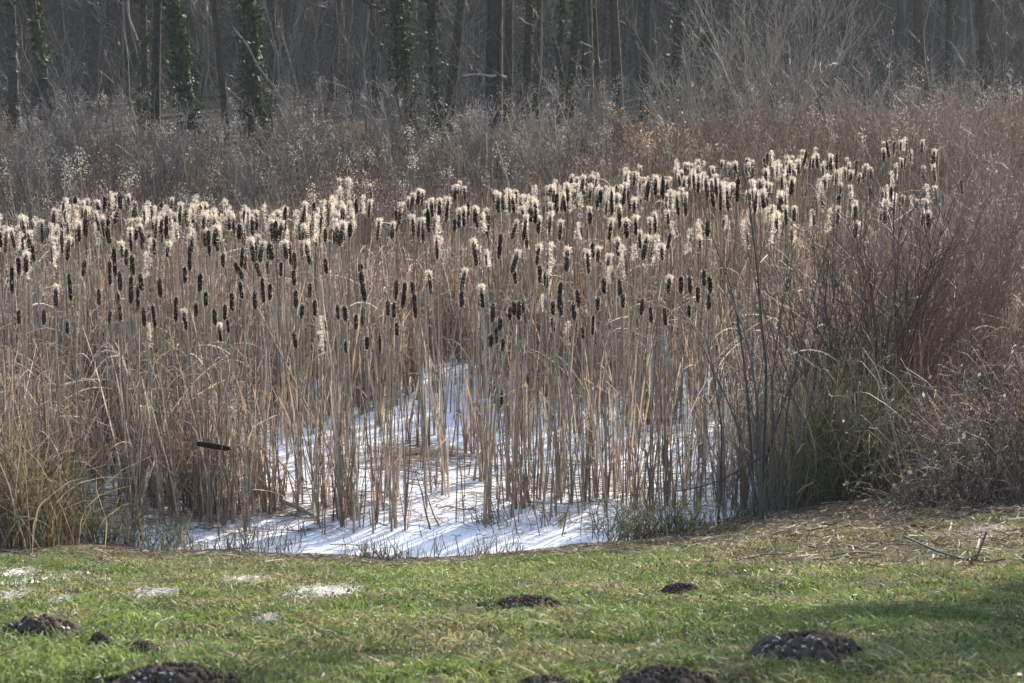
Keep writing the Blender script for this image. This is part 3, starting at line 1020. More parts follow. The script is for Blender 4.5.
# snapped leaves hanging across the stand at every height
sel = rng.integers(0, len(base), 15000)
n = len(sel)
p0 = base[sel] + np.stack([rng.normal(0, .05, n), rng.normal(0, .05, n), 1.55 * rng.beta(1.4, 1.7, n) + .06], 1)
an = rng.random(n) * 2 * math.pi
Lh = rng.uniform(.15, .6, n)
t = np.linspace(0, 1, 6)
P = p0[:, None] + np.zeros((n, 6, 3))
P[..., 0] += np.cos(an)[:, None] * Lh[:, None] * t
P[..., 1] += np.sin(an)[:, None] * Lh[:, None] * t
P[..., 2] += (rng.normal(.05, .25, (n, 1)) * t - rng.uniform(.1, .55, (n, 1)) * t ** 2)
P[..., 2] = np.maximum(P[..., 2], .03)
m2 = MB()
m2.ribbons(P, rng.uniform(.007, .016, (n, 1)) * np.array([[.8, 1, 1, .9, .7, .2]]), pick(TAN + GREY + [(.46, .41, .34), (.5, .45, .38)], n))
tag(m2.build("snapped_reed_leaves", M_REED), kind="stuff", label="snapped pale reed leaves hanging across the stalks", cat="reeds")

# single clumps standing in the open snow at the near shore
CL = [
    (403, 532, 2, 1.75, "single thick stalk standing alone in the snow left of the opening"),
    (376, 525, 2, 1.7, "slim pair of stalks in the snow beside the single thick stalk"),
    (352, 522, 5, 1.7, "grey stalk clump at the left side of the snow opening"),
    (330, 526, 7, 1.5, "wide clump of stalks at the near shore left of the grey clump"),
    (322, 508, 6, 1.6, "stalk clump directly behind the wide near-shore clump"),
    (278, 512, 5, 1.1, "short dark clump of broken stalks with a fallen pole beside it"),
    (292, 505, 3, .5, "stubby stump of stalks right of the short dark clump"),
    (393, 500, 4, 1.5, "stalk clump behind the single thick stalk"),
    (440, 490, 3, .5, "snapped short stalks in the middle of the snow opening"),
    (488, 480, 8, 1.8, "tall dense clump right of the snow opening"),
    (512, 500, 7, 1.7, "leaning clump of stalks at the right rim of the snow opening"),
    (530, 508, 5, 1.6, "thick pale clump in the snow left of the green-footed shoots"),
    (556, 500, 8, 1.7, "dense tan clump standing right of the thick pale clump"),
    (582, 505, 8, 1.7, "broad tan clump over the right end of the snow"),
    (612, 500, 9, 1.8, "dense stalk clump above the low green sprouts"),
    (640, 512, 9, 1.6, "grey-tan clump growing out of the low green sprouts"),
    (664, 508, 8, 1.7, "tan clump right of the low green sprouts"),
    (244, 510, 8, 1.6, "tan clump at the left end of the open snow"),
    (214, 520, 8, 1.5, "stalk clump left of the open snow near the shore grass"),
    (420, 448, 5, 1.7, "slim clump at the back of the snow opening on the brown litter"),
    (468, 455, 4, 1.6, "pair of stalks with a dark leaning stump at the back of the opening"),
]
for u, v, n, H, lab in CL:
    p = at_z(u, v, 0.0)
    root = empty("reed_clump", p, lab, "reeds", "single reed clumps in the snow")
    m = MB()
    n = max(1, (n + 1) // 2)
    b = np.concatenate([rng.normal(0, .075, (n, 2)), np.full((n, 1), -.04)], 1)
    reeds(m, b, rng.uniform(.7, 1.05, n) * H, None, 5, .013)
    m.build("leaves", M_REED, root)
    nS = max(1, n // 2)
    S = upright(b[:nS], np.full(nS, H * 1.05), rng.normal(0, .05, (nS, 2)), 6, .02)
    for i in range(nS):
        MB().tubes(S[i:i + 1], .010 * np.linspace(1, .5, 6)[None], pick([(.33, .28, .22)], 1)[0], 6).build("stalk", M_STALK, root)

# litter of broken leaves lying on the snow
m = MB()
def litter(cu, cv, su, sv, n, L=(.15, .8), c=TAN + GREY, flat=.25):
    uu, vv = rng.normal(cu, su, n), rng.normal(cv, sv, n)
    P0 = np.array([at_z(a, b_, .02) for a, b_ in zip(uu, vv)])
    keep = P0[:, 1] > edge(P0[:, 0])
    P0 = P0[keep]; n = len(P0)
    an = rng.normal(0, .5, n) + np.where(rng.random(n) < .5, 0, math.pi)
    LL = rng.uniform(*L, n)
    t = np.linspace(-.5, .5, 5)
    P = P0[:, None, :] + np.stack([np.cos(an), np.sin(an) * flat * 3, 0 * an], 1)[:, None, :] * (LL[:, None] * t[None])[..., None]
    P[..., 2] = ice_z(P[..., 0], P[..., 1]) + .012 + rng.random((n, 5)) * .03
    m.ribbons(P, rng.uniform(.006, .018, (n, 1)) * np.ones((1, 5)), pick(c, n), rng.normal(0, .3, (n, 3)) + [0, 0, 1])
litter(425, 453, 34, 8, 190)
litter(395, 466, 36, 7, 90)
litter(330, 505, 50, 10, 130)
litter(560, 480, 70, 16, 260)
litter(470, 500, 120, 22, 300, (.04, .30))
litter(440, 520, 150, 18, 260, (.03, .2))
litter(150, 510, 70, 22, 420)
litter(760, 450, 70, 40, 320)
tag(m.build("reed_litter", M_REED), kind="stuff", label="broken reed leaves lying flat on the snow", cat="litter")

# fallen things on the snow
def rod(name, u0, v0, u1, v1, z0, z1, r, col, lab, cat, S=6, mat=M_STALK):
    a, b = at_z(u0, v0, z0), at_z(u1, v1, z1)
    t = np.linspace(0, 1, 7)[:, None]
    P = a + (b - a) * t + rng.normal(0, .006, (7, 3))
    o = MB().tubes((P - a)[None], np.asarray(r)[None], col, S).build(name, mat, None, a)
    return tag(o, lab, cat)

rod("fallen_pole", 282, 500, 318, 518, .12, .02, np.linspace(.02, .022, 7), (.30, .24, .19), "thick fallen stalk lying on the snow from the stubby stump", "stalk")
rod("bent_stick", 432, 534, 415, 470, 0, .35, np.linspace(.012, .006, 7), (.09, .08, .07), "dark bare stick leaning left in the snow opening", "stick")
rod("bent_stick", 441, 534, 421, 475, -.02, .36, np.linspace(.010, .005, 7), (.12, .10, .085), "thinner twin of the dark leaning stick in the snow opening", "stick")
h0 = at_y(214, 446, 19.8)
o = MB().tubes((np.array([[-.16, 0, .025], [-.14, 0, .02], [-.07, 0, .01], [0, 0, 0], [.07, 0, -.012], [.13, 0, -.024], [.15, 0, -.026]]))[None],
               np.array([[.003, .022, .027, .026, .027, .022, .003]]), DARK[0], 10).build("fallen_cattail_head", M_HEAD, None, h0)
tag(o, "dark seed head of a snapped cattail lying level among left stalks", "cattail")
st = MB().tubes((np.array([[.14, 0, -.02], [.22, .02, .0], [.26, .03, -.12], [.28, .03, -.45], [.30, .03, -h0[2] - .05]]))[None], .010 * np.ones((1, 5)), (.3, .25, .19), 5).build("stem", M_STALK, o)
h1 = at_y(502, 398, 21.5)
o = MB().tubes((np.array([[-.035, 0, -.10], [-.03, 0, -.09], [-.01, 0, -.04], [.01, 0, .02], [.03, 0, .08], [.035, 0, .095]]))[None],
               np.array([[.003, .022, .025, .026, .022, .003]]), DARK[1], 10).build("drooping_cattail_head", M_HEAD, None, h1)
tag(o, "dark head hanging slanted low over the snow right of the opening", "cattail")
MB().tubes((np.array([[.03, 0, .09], [.06, .02, .2], [.09, .03, .12], [.10, .04, -.4], [.10, .04, -h1[2] - .05]]))[None], .006 * np.ones((1, 5)), (.3, .25, .19), 5).build("stem", M_STALK, o)

# ------------------------------------------------------------------ willow shoots, right bush, sedges, brambles
p = hit(758, 522)
root = empty("willow_shrub", p, "tall dark willow shoots fanning up from the shore right of centre", "shrub")
WIL = (.075, .066, .055)
for (du, ut, vt, yo, r) in ((-2, 712, 205, .3, .017), (0, 735, 150, .1, .018), (3, 722, 262, -.1, .014), (8, 682, 300, .2, .012), (14, 752, 300, .3, .012),
                            (-44, 706, 330, .5, .013), (22, 795, 250, .4, .012), (26, 835, 215, .6, .013), (10, 770, 330, -.1, .011), (16, 770, 395, 0, .010), (-8, 735, 420, -.2, .010), (30, 818, 400, .2, .010)):
    a = at_y(758 + du, 520, p[1] + yo); a[2] = max(0., float(ground(a[0], a[1]))) - .08
    b = at_y(ut, vt, p[1] + yo + .5)
    t = np.linspace(0, 1, 10)[:, None]
    bow = np.sin(t * math.pi) * np.array([[(.05 if ut < 758 else -.05), 0, 0]]) * np.linalg.norm(b - a)
    P = (a + (b - a) * t + bow + np.cumsum(rng.normal(0, .012, (10, 3)), 0) - p)[None]
    c = pick([WIL], 1, .15)[0]
    s_ = MB().tubes(P, r * np.linspace(1, .28, 10)[None], c, 7).build("stem", M_TWIG, root)
    Q, t2 = grow(P, 7, .35, 1, (.25, .8), (.2, .6), .2, 6)
    mm = MB().tubes(Q, .004 * np.linspace(1, .5, 6)[None] * np.ones((len(Q), 1)), c * 1.1, 4)
    Q2, _ = grow(Q, 2, .3, 1, (.1, .3), (.3, .7), .1, 4)
    mm.ribbons(Q2, .004, c * 1.2)
    mm.build("twigs", M_TWIG, s_)
a, b = at_z(665, 492, .1), at_z(765, 455, .75)
P = (a + (b - a) * np.linspace(0, 1, 8)[:, None] + np.sin(np.linspace(0, math.pi, 8))[:, None] * np.array([[0, 0, -.08]]))[None]
tag(MB().tubes(P - a, .010 * np.linspace(.5, 1, 8)[None], WIL, 6).build("drooping_branch", M_TWIG, None, a), "dark bare branch drooping left from the willow shoots over snow", "branch")

shrub("red_willow", hit(905, 488) + np.array((0, .9, 0)), 40, 2.9, 1.35, (.15, .10, .075), "big reddish-brown twiggy bush at the right pond shore", "bush", None, 7, 4, .011, (.1, .1))
shrub("red_willow", hit(985, 470) + np.array((.2, 1.6, 0)), 36, 2.6, 1.0, (.16, .105, .08), "grey-brown twiggy bush at the right frame edge behind the bramble heap", "bush", None, 7, 5, .010, leaf=(.12, (.02, .05), SEED))
shrub("red_willow", hit(890, 490) + np.array((0, .5, 0)), 15, 3.1, .85, (.085, .06, .046), "dark upright stems rising in front of the big reddish bush", "bush", None, 5, 4, .014, mains=1)
shrub("red_willow", hit(820, 506) + np.array((0, .5, 0)), 9, 2.7, .8, (.07, .056, .045), "few dark bare stems between the willow shoots and the olive sedge", "bush", None, 5, 3, .012, mains=1)
shrub("red_willow", hit(850, 498) + np.array((0, 1.6, 0)), 22, 2.0, .8, (.11, .09, .06), "thin olive-brown bush between willow shoots and the big reddish bush", "bush", None, 6, 4, .008)


for (u, yy, n, H, sp, col, lab) in ((935, 27.5, 22, 2.6, .9, (.15, .11, .09), "thin brown bush behind the big reddish one at the pond's right side"),
                                 (985, 26, 24, 2.7, 1.0, (.17, .125, .10), "pinkish-brown bush rising over the right bramble heap"),
                                 (1020, 29, 24, 2.6, 1.1, (.16, .12, .095), "brown bush at the right frame edge beyond the brambles"),
                                 (880, 31, 20, 2.3, 1.0, (.15, .115, .09), "thin brown bush among the far cattails on the right"),
                                 (1010, 23.5, 20, 2.0, .8, (.20, .16, .13), "low grey-pink bush directly behind the right brambles")):
    shrub("bush", on_ground(u, yy) if yy > 30 else (on_ground(u, yy)[0], yy, max(0., on_ground(u, yy)[2])), n, H, sp, col, lab, "bush", "bushes at the right of the pond", 7, 5, .010, leaf=(.25, (.02, .045), SEED))


def tussock(name, loc, n, H, spread, cols, label, cat, group=None, wid=.010, arch=.8, squash=1.0):
    root = empty(name, loc, label, cat, group)
    b = np.concatenate([rng.normal(0, spread * .22, (n, 2)) * [1, squash], np.full((n, 1), -.04)], 1)
    an = rng.random(n) * 2 * math.pi
    L = H * rng.uniform(.5, 1.1, n)
    K = 7
    t = np.linspace(0, 1, K)
    ar = arch * 1.25 * rng.random(n) ** .8
    P = np.zeros((n, K, 3))
    hor = (t[None] ** 1.8) * (ar * L)[:, None] * .75
    P[..., 0] = b[:, :1] + np.cos(an)[:, None] * hor
    P[..., 1] = b[:, 1:2] + np.sin(an)[:, None] * hor
    P[..., 2] = b[:, 2:] + L[:, None] * (t[None] - .55 * ar[:, None] * t[None] ** 2.6)
    P += np.cumsum(rng.normal(0, .022, (n, K, 3)) * [1, 1, .6], 1)
    MB().ribbons(P, wid * rng.uniform(.6, 1.2, (n, 1)) * np.array([[1, 1, 1, .9, .75, .5, .15]]), pick(cols, n)).build("blades", M_REED, root)
    return root


SEDGE = [(.20, .19, .085), (.15, .15, .06), (.27, .24, .14), (.11, .12, .045), (.33, .28, .17)]
DRYG = [(.34, .25, .14), (.27, .175, .085), (.20, .165, .08), (.38, .30, .20), (.10, .07, .04)]
GRN = [(.09, .12, .04), (.13, .15, .06), (.2, .18, .1), (.07, .10, .035)]
for (u, v, n, H, sp, cols, lab) in (
    (18, 553, 460, 1.5, 1.2, DRYG + SEDGE + GREY + [(.17, .11, .06), (.09, .065, .04)], "big rusty-brown grass tussock at the left edge of the shore"),
    (62, 548, 170, .85, .8, SEDGE + DRYG, "olive tussock right of the big rusty one on the left shore"),
    (112, 547, 70, .6, .7, SEDGE + GREY, "thin grey-green tussock in the snow at the left shore"),
    (-40, 550, 400, 1.7, 1.2, DRYG + GREY + SEDGE[:3] + [(.17, .11, .06)], "tall dry tussock cut by the left frame edge"),
    (172, 549, 60, .45, .6, SEDGE + GRN, "low green-brown tussock in the snow left of the clear ice"),
    (640, 540, 220, .55, .9, GRN + SEDGE, "low green sprouts at the shore under the reed clumps right of centre"),
    (686, 535, 120, .5, .6, GRN + SEDGE, "small green tuft on the shore left of the willow shoots"),
    (820, 500, 340, 1.45, .9, SEDGE, "olive sedge tussock right of the willow shoots"),
    (860, 494, 520, 1.6, 1.0, SEDGE, "large olive sedge tussock at the foot of the big reddish bush"),
    (905, 486, 320, 1.1, 1.0, SEDGE + DRYG, "brown sedge tussock under the big reddish bush beside the brambles"),
    (785, 512, 140, .8, .7, SEDGE + GREY, "thin sedge tussock at the feet of the willow shoots"),
    (938, 484, 160, .7, .7, DRYG + [(.36, .19, .07)], "orange-brown leafy tuft left of the bramble heap"),
    (492, 526, 46, .32, .28, GRN + GREY, "small green tuft alone in the snow right of the leaning sticks"),
    (560, 524, 40, .28, .4, GREY + SEDGE, "low grey tuft of stubble in the snow right of the small green tuft"),
):
    h = hit(u, v)
    tussock("grass_tussock", h, n, H, sp, cols, lab, "grass tussock", None)

# bramble heap at the right edge
def brambles(u, v, n, W, Hh, lab, dy=.0):
    loc = hit(u, v) + np.array((0, dy, 0))
    loc[2] = max(0, float(ground(loc[0], loc[1])))
    root = empty("bramble_heap", loc, lab, "brambles")
    K = 9
    t = np.linspace(0, 1, K)
    b = np.stack([rng.normal(0, W * .5, n), rng.normal(0, W * .45, n), np.full(n, -.05)], 1)
    an = rng.random(n) * 2 * math.pi
    span = rng.uniform(.4, 1.3, n) * W
    Hn = Hh * rng.uniform(.25, 1.0, n)
    P = np.zeros((n, K, 3))
    P[..., 0] = b[:, :1] + np.cos(an)[:, None] * span[:, None] * t
    P[..., 1] = b[:, 1:2] + np.sin(an)[:, None] * span[:, None] * t
    P[..., 2] = b[:, 2:] + Hn[:, None] * np.sin(np.clip(t * rng.uniform(.7, 1.0, (n, 1)), 0, 1) * math.pi) + .02
    P += np.cumsum(rng.normal(0, .018, (n, K, 3)), 1)
    gz = ground(P[..., 0] + loc[0], P[..., 1] + loc[1]) - loc[2]
    P[..., 2] = np.maximum(P[..., 2], gz + .01)
    cols = [(.16, .13, .10), (.11, .085, .065), (.22, .185, .145), (.09, .052, .04)]
    MB().tubes(P, .0048 * np.linspace(1, .4, K)[None] * rng.uniform(.6, 1.3, (n, 1)), pick(cols, n), 4).build("canes", M_TWIG, root)
    Q, _ = grow(P, 3, .2, 1, (.15, .4), (.4, 1.1), 0, 5)
    MB().ribbons(Q, .005, pick(cols, len(Q))).build("twigs", M_REED, root)
    k = rng.random(len(Q)) < .55
    MB().quads(Q[k][:, -1], rng.uniform(.03, .06, k.sum()), pick([(.26, .20, .14), (.08, .10, .04), (.20, .11, .06), (.33, .29, .24)], k.sum()), .2, .7).build("leaves", M_DRY, root)


brambles(985, 492, 330, .85, .95, "grey tangled bramble heap on the bank at the right edge", .2)
brambles(1050, 500, 300, 1.0, 1.3, "taller bramble heap cut by the right frame edge", .3)
brambles(960, 505, 150, .55, .35, "low mat of dead brambles spilling from the grey heap onto grass", -.1)

# ------------------------------------------------------------------ evergreen thicket off the right side of the frame (throws the shade on the grass)
def thicket(loc, H, W, lab):
    loc = np.array((loc[0], loc[1], float(ground(loc[0], loc[1]))))
    root = empty("ivy_thicket", loc, lab, "bush")
    n = 9
    b = np.concatenate([rng.normal(0, .25, (n, 2)), np.full((n, 1), -.1)], 1)
    P = upright(b, H * rng.uniform(.7, 1, n), rng.normal(0, W * .4, (n, 2)), 8, .1, .3)
    m = MB().tubes(P, .05 * np.linspace(1, .2, 8)[None] * np.ones((n, 1)), (.09, .08, .07), 6)
    Q, _ = grow(P, 18, .03, 1, (W * .4, W), (.5, 1.2), .1, 6)
    m.tubes(Q, .012 * np.linspace(1, .3, 6)[None] * np.ones((len(Q), 1)), (.10, .085, .07), 4)
    Q2, _ = grow(Q, 8, .2, 1, (.3, .8), (.4, 1.0), .05, 4)
    m.ribbons(Q2, .008, (.12, .10, .08))
    m.build("stems", M_TWIG, root)
    L = np.repeat(Q2[:, 1:].reshape(-1, 3), 5, 0)
    L = L + rng.normal(0, .07, L.shape)
    MB().quads(L, rng.uniform(.035, .07, len(L)), pick(IVYC, len(L)), .4, .9).build("leaves", M_IVY, root)


for (x, y, H, W, lab) in ((6.3, 16.4, 7.4, 1.4, "ivy-grown thicket on the bank just beyond the right frame edge"),
                          (8.6, 18.5, 8.0, 1.8, "taller ivy-grown thicket farther beyond the right frame edge"),
                          (6.5, 14.4, 7.0, 1.4, "tall ivy-grown thicket between the nearest and the farther ones beyond the right frame edge"),
          (6.0, 12.6, 5.2, 1.2, "slim ivy-grown thicket nearest the camera beyond the right frame edge")):
    thicket((x, y), H, W, lab)

# ------------------------------------------------------------------ molehills
HILLS = []
def molehill(u, v, wpx, hpx, lab, snow=0):
    p = hit(u, v)
    sc = F / math.hypot(p[1], CAMH - p[2])
    rx, h = wpx / sc / 2, hpx / sc * .95
    ry = rx * .85
    HILLS.append((p[0], p[1], rx * .95, ry * .95))
    root = empty("molehill", p, lab, "molehill", "molehills in the grass")
    n = 72
    g = np.linspace(-1.25, 1.25, n)
    X, Y = np.meshgrid(g, g)
    rr = np.hypot(X, Y) * (1 + .30 * (vnoise(X + p[0] * 5, Y + p[1] * 5, .8, 81) - .5))
    lump = np.clip(1 - rr ** 2, 0, None) ** .8
    z = h * lump * (.75 + .6 * fbm(X + p[0], Y, .5, 83)) + .028 * (vnoise(X * rx + p[0], Y * ry, .035, 85) - .4) * (rr < 1.1) + .016 * (vnoise(X * rx + p[0], Y * ry, .016, 87) - .4) * (rr < 1.1)
    z = np.where(rr > 1.02, -.05, z)
    wx, wy = X * rx, Y * ry
    z = z + ground(wx + p[0], wy + p[1]) - p[2]
    i = np.arange(n * n).reshape(n, n)
    Fq = np.stack([i[:-1, :-1], i[:-1, 1:], i[1:, 1:], i[1:, :-1]], -1).reshape(-1, 4)
    V = np.stack([wx, wy, z], -1).reshape(-1, 3)
    m = MB().add(V, Fq, (.078, .057, .043))
    # crumbs
    q = 420
    a = rng.random(q) * 2 * math.pi; r_ = np.sqrt(rng.random(q)) * 1.35
    cx, cy = np.cos(a) * r_ * rx, np.sin(a) * r_ * ry
    cz = ground(cx + p[0], cy + p[1]) - p[2] + h * np.clip(1 - r_ ** 2, 0, 1) ** .8 * .95 + .012
    s = rng.uniform(.003, .010, q)
    P = np.stack([np.stack([cx + 0 * s, cy, cz - s], 1), np.stack([cx, cy, cz - s * .4], 1), np.stack([cx, cy, cz + s * .5], 1), np.stack([cx, cy, cz + s], 1)], 1)
    m.tubes(P, s[:, None] * np.array([[.3, 1, .8, .2]]), pick([(.08, .06, .046), (.058, .043, .034), (.105, .08, .06)], q), 5)
    m.build("soil", M_SOIL, root)
    if snow:
        mk = (.55 * vnoise(X + 3, Y * 1.6 + 5, .42, 97) + vnoise(X, Y, .055, 98) > 1.13 - .05 * snow) & (Y < -.1) & (rr < .85)
        fm = mk[:-1, :-1] & mk[1:, 1:] & mk[:-1, 1:] & mk[1:, :-1]
        if fm.sum() > 2:
            Vs = V + np.array([0, -.002, .003])
            MB().add(Vs, Fq.reshape(n - 1, n - 1, 4)[fm], (1, 1, 1)).build("snow", M_CRUST, root)



for a in ((40, 640, 88, 22, "dark molehill streaked with snow at the left edge of the grass", 2),
          (168, 690, 112, 20, "large molehill cut by the bottom edge, snow on its front", 3),
          (139, 655, 38, 10, "small low molehill between the two larger left ones", 0),
          (100, 648, 20, 12, "tiny dark clod heap right of the snow-streaked molehill", 0),
          (530, 612, 76, 14, "flat molehill in the middle of the grass with one white fleck", 1),
          (680, 595, 42, 10, "small flat molehill near the yellowed grass right of centre", 0),
          (806, 664, 122, 32, "large molehill with snow on its front, right of centre", 3),
          (666, 690, 104, 18, "molehill cut by the bottom edge right of centre", 0),
          (545, 692, 60, 12, "low molehill just showing at the bottom edge in the middle", 0),
          ):
    molehill(*a)

# ------------------------------------------------------------------ crusty snow remnants on the grass
def snow_patch(u, v, wpx, hpx, lab, thick=.014):
    p = hit(u, v)
    sc = F / math.hypot(p[1], CAMH - p[2])
    rx = wpx / sc / 2
    dn = hit(u, v + hpx / 2)[1]; up = hit(u, v - hpx / 2)[1]
    ry = abs(up - dn) / 2
    n = 64
    g = np.linspace(-1.4, 1.4, n)
    X, Y = np.meshgrid(g, g)
    rr = np.hypot(X, Y) + 1.2 * (fbm(X + u, Y + v, .5, 91) - .5) + .9 * (vnoise(X + u, Y + v, .11, 95) - .5)
    rr = rr + .12
    z = thick * np.clip(1 - rr, -.6, .6) + .02 * (vnoise(X * rx + u, Y * ry, .03, 93) - .5)
    z = np.where(rr > 1, -.05, z + .008)
    z = z + ground(X * rx + p[0], Y * ry + p[1]) - p[2]
    i = np.arange(n * n).reshape(n, n)
    Fq = np.stack([i[:-1, :-1], i[:-1, 1:], i[1:, 1:], i[1:, :-1]], -1).reshape(-1, 4)
    o = MB().add(np.stack([X * rx, Y * ry, z], -1).reshape(-1, 3), Fq, (1, 1, 1)).build("snow_patch", M_CRUST, None, p)
    tag(o, lab, "snow patch", "snow remnants on the grass")
    q = int(60 + 9 * wpx)
    a_, r_ = rng.random(q) * 2 * math.pi, np.sqrt(rng.random(q)) * 1.25
    bx, by = np.cos(a_) * r_ * rx, np.sin(a_) * r_ * ry
    Pq = np.zeros((q, 3, 3))
    Pq[:, 0] = np.stack([bx, by, ground(bx + p[0], by + p[1]) - p[2]], 1)
    Pq[:, 1] = Pq[:, 0] + np.concatenate([rng.normal(0, .014, (q, 2)), rng.uniform(.012, .03, (q, 1))], 1)
    Pq[:, 2] = Pq[:, 1] + np.concatenate([rng.normal(0, .022, (q, 2)), rng.uniform(-.012, .012, (q, 1))], 1)
    MB().ribbons(Pq, .006 * np.array([[1, .9, .4]]), pick([(.55, .53, .49), (.46, .42, .35), (.62, .61, .59)], q)).build("frosted_blades", M_REED, o)


for a in ((320, 592, 58, 15, "largest pale snow remnant in the grass below the open ice"),
          (155, 597, 36, 8, "thin snow remnant in the upper grass left of the largest one"),
          (245, 582, 40, 7, "faint streak of snow near the shore above the largest remnant"),
          (44, 580, 34, 8, "bright snow remnant on the left near the rusty tussock"),
          (14, 574, 26, 9, "snow lump at the left edge below the big rusty tussock"),
          (14, 598, 18, 10, "small round snow lump at the left edge of the grass"),
          (61, 603, 14, 6, "tiny white snow lump right of the small round one"),
          (272, 622, 16, 5, "tiny white fleck of snow alone in the middle left grass"),
          (985, 536, 44, 7, "snow strip under the bramble heap on the right"),
          (866, 497, 12, 12, "small snow spot under the sedges at the right shore")):
    snow_patch(*a)

# ------------------------------------------------------------------ short grass on the bank
N = 560000
y = 5.6 + 16.4 * rng.random(N) ** 1.15
x = (rng.random(N) - .5) * (2 * 512 / F * y * 1.16 + .8)
# beyond the frame's sides the sward carries on, thinner
M_ = 150000
y = np.concatenate([y, rng.uniform(3, 22, M_)])
sx = rng.choice([-1., 1.], M_) * (.5 + rng.random(M_) * 5)
x = np.concatenate([x, sx + np.sign(sx) * (512 / F * y[N:] * 1.1)])
N += M_
g1, g2, g3 = fbm(x, y, .9, 101), vnoise(x, y, .16, 105), fbm(x, y, .3, 107)
ye = edge(x)
shore = np.clip((y - (ye - 3.0)) / 3.0, 0, 1)             # 1 at the water's edge
rightdry = np.clip((x - 1.2) / 2, 0, 1) * np.clip((y - 13) / 4, 0, 1)
bare = np.ones(N)
for bu, bv, bw, bh in ((880, 582, 34, 9), (905, 602, 50, 8), (1000, 612, 44, 10), (955, 562, 60, 10), (770, 562, 70, 8), (880, 552, 80, 10), (905, 650, 24, 6), (500, 640, 50, 6), (380, 665, 60, 7), (230, 655, 40, 5), (350, 615, 40, 4), (720, 625, 40, 5), (180, 568, 70, 5), (500, 590, 60, 4), (270, 575, 50, 6), (60, 585, 40, 7), (430, 580, 60, 6), (600, 575, 60, 6)):
    c_ = hit(bu, bv); wx_ = bw * c_[1] / F; wy_ = abs(hit(bu, bv - bh)[1] - hit(bu, bv + bh)[1]) / 2
    bare *= 1 - .85 * np.clip(1.4 - np.hypot((x - c_[0]) / wx_, (y - c_[1]) / wy_) + 1.4 * (g2 - .5), 0, 1)
rightdry = np.clip((x - .9) / 1.6, 0, 1) * np.clip((y - 12.2) / 3, 0, 1)
ok = (y < ye + .02) & (rng.random(N) < np.clip(.30 + 1.8 * (g1 - .36) + 1.2 * (g2 - .45) + 1.0 * (g3 - .5), .05, 1) * (1 - .35 * shore - .55 * rightdry) * bare)
for hx, hy, rx, ry in HILLS:
    ok &= ((x - hx) / rx) ** 2 + ((y - hy) / ry) ** 2 > rng.uniform(.7, 1.1, N)
x, y, g1, g2, g3, shore, rightdry = (q[ok] for q in (x, y, g1, g2, g3, shore, rightdry)); N = len(x)
print("grass blades", N)
H = (.014 + .042 * np.clip(g2, 0, 1) ** 1.6 + .024 * g3) * rng.uniform(.5, 1.25, N) * (1 - .3 * shore)
b = np.stack([x, y, ground(x, y) - .006], 1)
an = rng.random(N) * 2 * math.pi
ln = np.stack([np.cos(an), np.sin(an)], 1) * (H * rng.uniform(.2, 1.5, N))[:, None]
P = np.zeros((N, 3, 3))
P[:, 0] = b
P[:, 1] = b + np.concatenate([ln * .35, (H * .65)[:, None]], 1)
P[:, 2] = b + np.concatenate([ln, (H * rng.uniform(.6, 1.0, N))[:, None]], 1)
straw = (rng.random(N) < np.clip(.08 + .5 * shore + .75 * rightdry + 1.8 * (g3 - .5) + 2.0 * (g1 - .52), .02, .93))[:, None]
green = pick([(.118, .168, .052), (.15, .198, .064), (.085, .128, .048), (.185, .22, .085)], N) * (.70 + .75 * vnoise(x, y, .42, 109))[:, None] ** 1.2
yel = pick([(.29, .255, .14), (.23, .21, .105), (.38, .34, .24), (.17, .14, .09)], N)
col = np.where(straw, yel, green)
m = MB().ribbons(P, rng.uniform(.0035, .0075, (N, 1)) * np.array([[1, .85, .2]]), col)
tag(m.build("meadow_grass", M_GRASS), kind="stuff", label="short patchy green grass on the bank in front of the pond", cat="grass")

# coarse broad leaves of low weeds among the grass, thicker in the shade on the right
N = 16000
y = 6 + 11 * rng.random(N)
x = (rng.random(N) - .5) * (2 * 512 / F * y * 1.1 + .6)
ok = (y < edge(x) - .6) & (rng.random(N) < np.clip((vnoise(x, y, .35, 111) - .5) * 4, 0, 1) * np.where(x > .5, 1, .3))
x, y = x[ok], y[ok]
cz = ground(x, y) + rng.uniform(.01, .06, len(x))
m = MB().quads(np.stack([x, y, cz], 1), rng.uniform(.010, .026, len(x)), pick([(.04, .075, .025), (.055, .09, .035), (.07, .11, .05)], len(x)), 0, .7)
tag(m.build("low_weeds", M_GRASS), kind="stuff", label="dark broad weed leaves spread through the bank grass", cat="weeds")

# dead leaves, straw and twigs along the shore, stubble of cut reeds at the edge
m = MB()
N = 9000
x = rng.uniform(-5.2, 5.4, N)
y = edge(x) + .1 - rng.gamma(1.3, .55, N) * np.where(x > 1.5, 2.0, 1)
b = np.stack([x, y, ground(x, y) + .012], 1)
an = rng.random(N) * 2 * math.pi
L = rng.uniform(.04, .22, N)
t = np.linspace(-.5, .5, 3)
P = b[:, None] + np.stack([np.cos(an), np.sin(an), 0 * an], 1)[:, None] * (L[:, None] * t)[..., None]
P[..., 2] = ground(P[..., 0], P[..., 1]) + .01 + rng.random((N, 3)) * .03
m.ribbons(P, rng.uniform(.004, .010, (N, 1)) * np.ones((1, 3)), pick([(.24, .19, .13), (.16, .12, .085), (.32, .27, .20), (.11, .085, .06)], N), rng.normal(0, .5, (N, 3)) + [0, 0, 1])
N = 5000
x = rng.uniform(1.2, 5.2, N)
y = edge(x) - rng.uniform(0, 1, N) ** 1.3 * 7
an = rng.random(N) * 2 * math.pi
L = rng.uniform(.05, .30, N)
ok = rng.random(N) < np.clip((x - 1.0) / 1.5, 0, 1) * np.clip((y - 11.5) / 3, .05, 1)
x, y, an, L = x[ok], y[ok], an[ok], L[ok]; N = len(x)
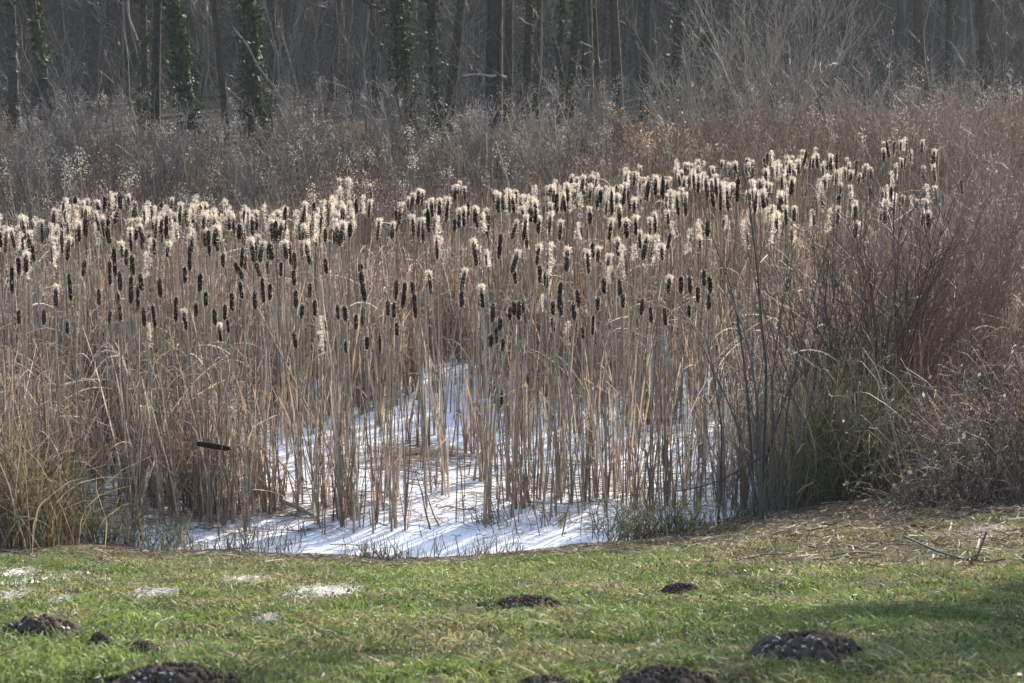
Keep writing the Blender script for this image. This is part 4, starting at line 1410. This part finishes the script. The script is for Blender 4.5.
P = np.stack([x[:, None] + np.cos(an)[:, None] * L[:, None] * t, y[:, None] + np.sin(an)[:, None] * L[:, None] * t, np.zeros((N, 3))], 2)
P[..., 2] = ground(P[..., 0], P[..., 1]) + .012 + rng.random((N, 3)) * .05
m.ribbons(P, rng.uniform(.004, .012, (N, 1)) * np.ones((1, 3)), pick([(.13, .10, .07), (.09, .067, .048), (.20, .165, .12), (.065, .05, .036), (.15, .095, .058)], N), rng.normal(0, .5, (N, 3)) + [0, 0, 1])
tag(m.build("shore_litter", M_REED), kind="stuff", label="brown straw, twigs and dead leaves strewn along the shore", cat="litter")
m = MB()
N = 1500
x = rng.uniform(-5.2, 3.2, N)
ok = vnoise(x, 0 * x, .35, 121) > .42
x = x[ok]; N = len(x)
y = edge(x) + rng.normal(.08, .14, N)
b = np.stack([x, y, np.maximum(ground(x, y), -.02)], 1)
P = upright(b, rng.uniform(.04, .22, N), rng.normal(0, .05, (N, 2)), 4, .05)
m.ribbons(P, rng.uniform(.006, .012, (N, 1)) * np.array([[1, 1, .8, .4]]), pick([(.16, .14, .08), (.22, .18, .12), (.10, .10, .05), (.13, .10, .075)], N))
N = 2600
x = rng.uniform(-4.6, 3.0, N)
y = edge(x) + rng.gamma(1.2, .38, N)
pu = to_px(x, y, 0 * x)[0]
ok = (vnoise(x, y, .28, 123) > np.interp(pu, (90, 230, 300, 560, 620, 730), (.38, .45, .68, .68, .42, .45)))
x, y = x[ok], y[ok]; N = len(x)
Hh = rng.uniform(.08, .5, N) * np.interp(to_px(x, y, 0 * x)[0], (60, 230, 300, 560, 620, 730), (1, .9, .5, .5, 1, 1))
P = upright(np.stack([x, y, 0 * x - .03], 1), Hh, rng.normal(0, .35, (N, 2)) * Hh[:, None], 5, .15)
m.ribbons(P, rng.uniform(.004, .010, (N, 1)) * np.array([[1, 1, .9, .7, .2]]), pick([(.17, .16, .10), (.21, .18, .13), (.12, .12, .065), (.26, .22, .16), (.10, .085, .06)], N))
tag(m.build("shore_stubble", M_REED), kind="stuff", label="short dark stubble fringing the snow along the near shore", cat="stubble")

# a dead twig and one yellow leaf on the right grass
rodp = hit(955, 565)
P = np.array([[-.28, .25, .12], [-.1, .12, .06], [.05, .02, .03], [.12, -.05, .05], [.2, .05, .2]])
tag(MB().tubes(P[None], .007 * np.ones((1, 5)), (.12, .10, .09), 5).build("dead_twig", M_TWIG, None, rodp), "dark forked dead twig lying on the grass at the right edge", "twig")
lp = hit(811, 572)
t = np.linspace(0, 1, 5)
P = np.stack([0.02 * t, 0 * t - .01, .005 + .07 * t - .03 * t ** 2], 1)[None]
tag(MB().ribbons(P, np.array([[.006, .03, .035, .02, .004]]), (.62, .52, .16), np.array([[0.1, -1, .3]])).build("yellow_leaf", M_DRY, None, lp), "single bright yellow leaf standing in the grass right of centre", "leaf")
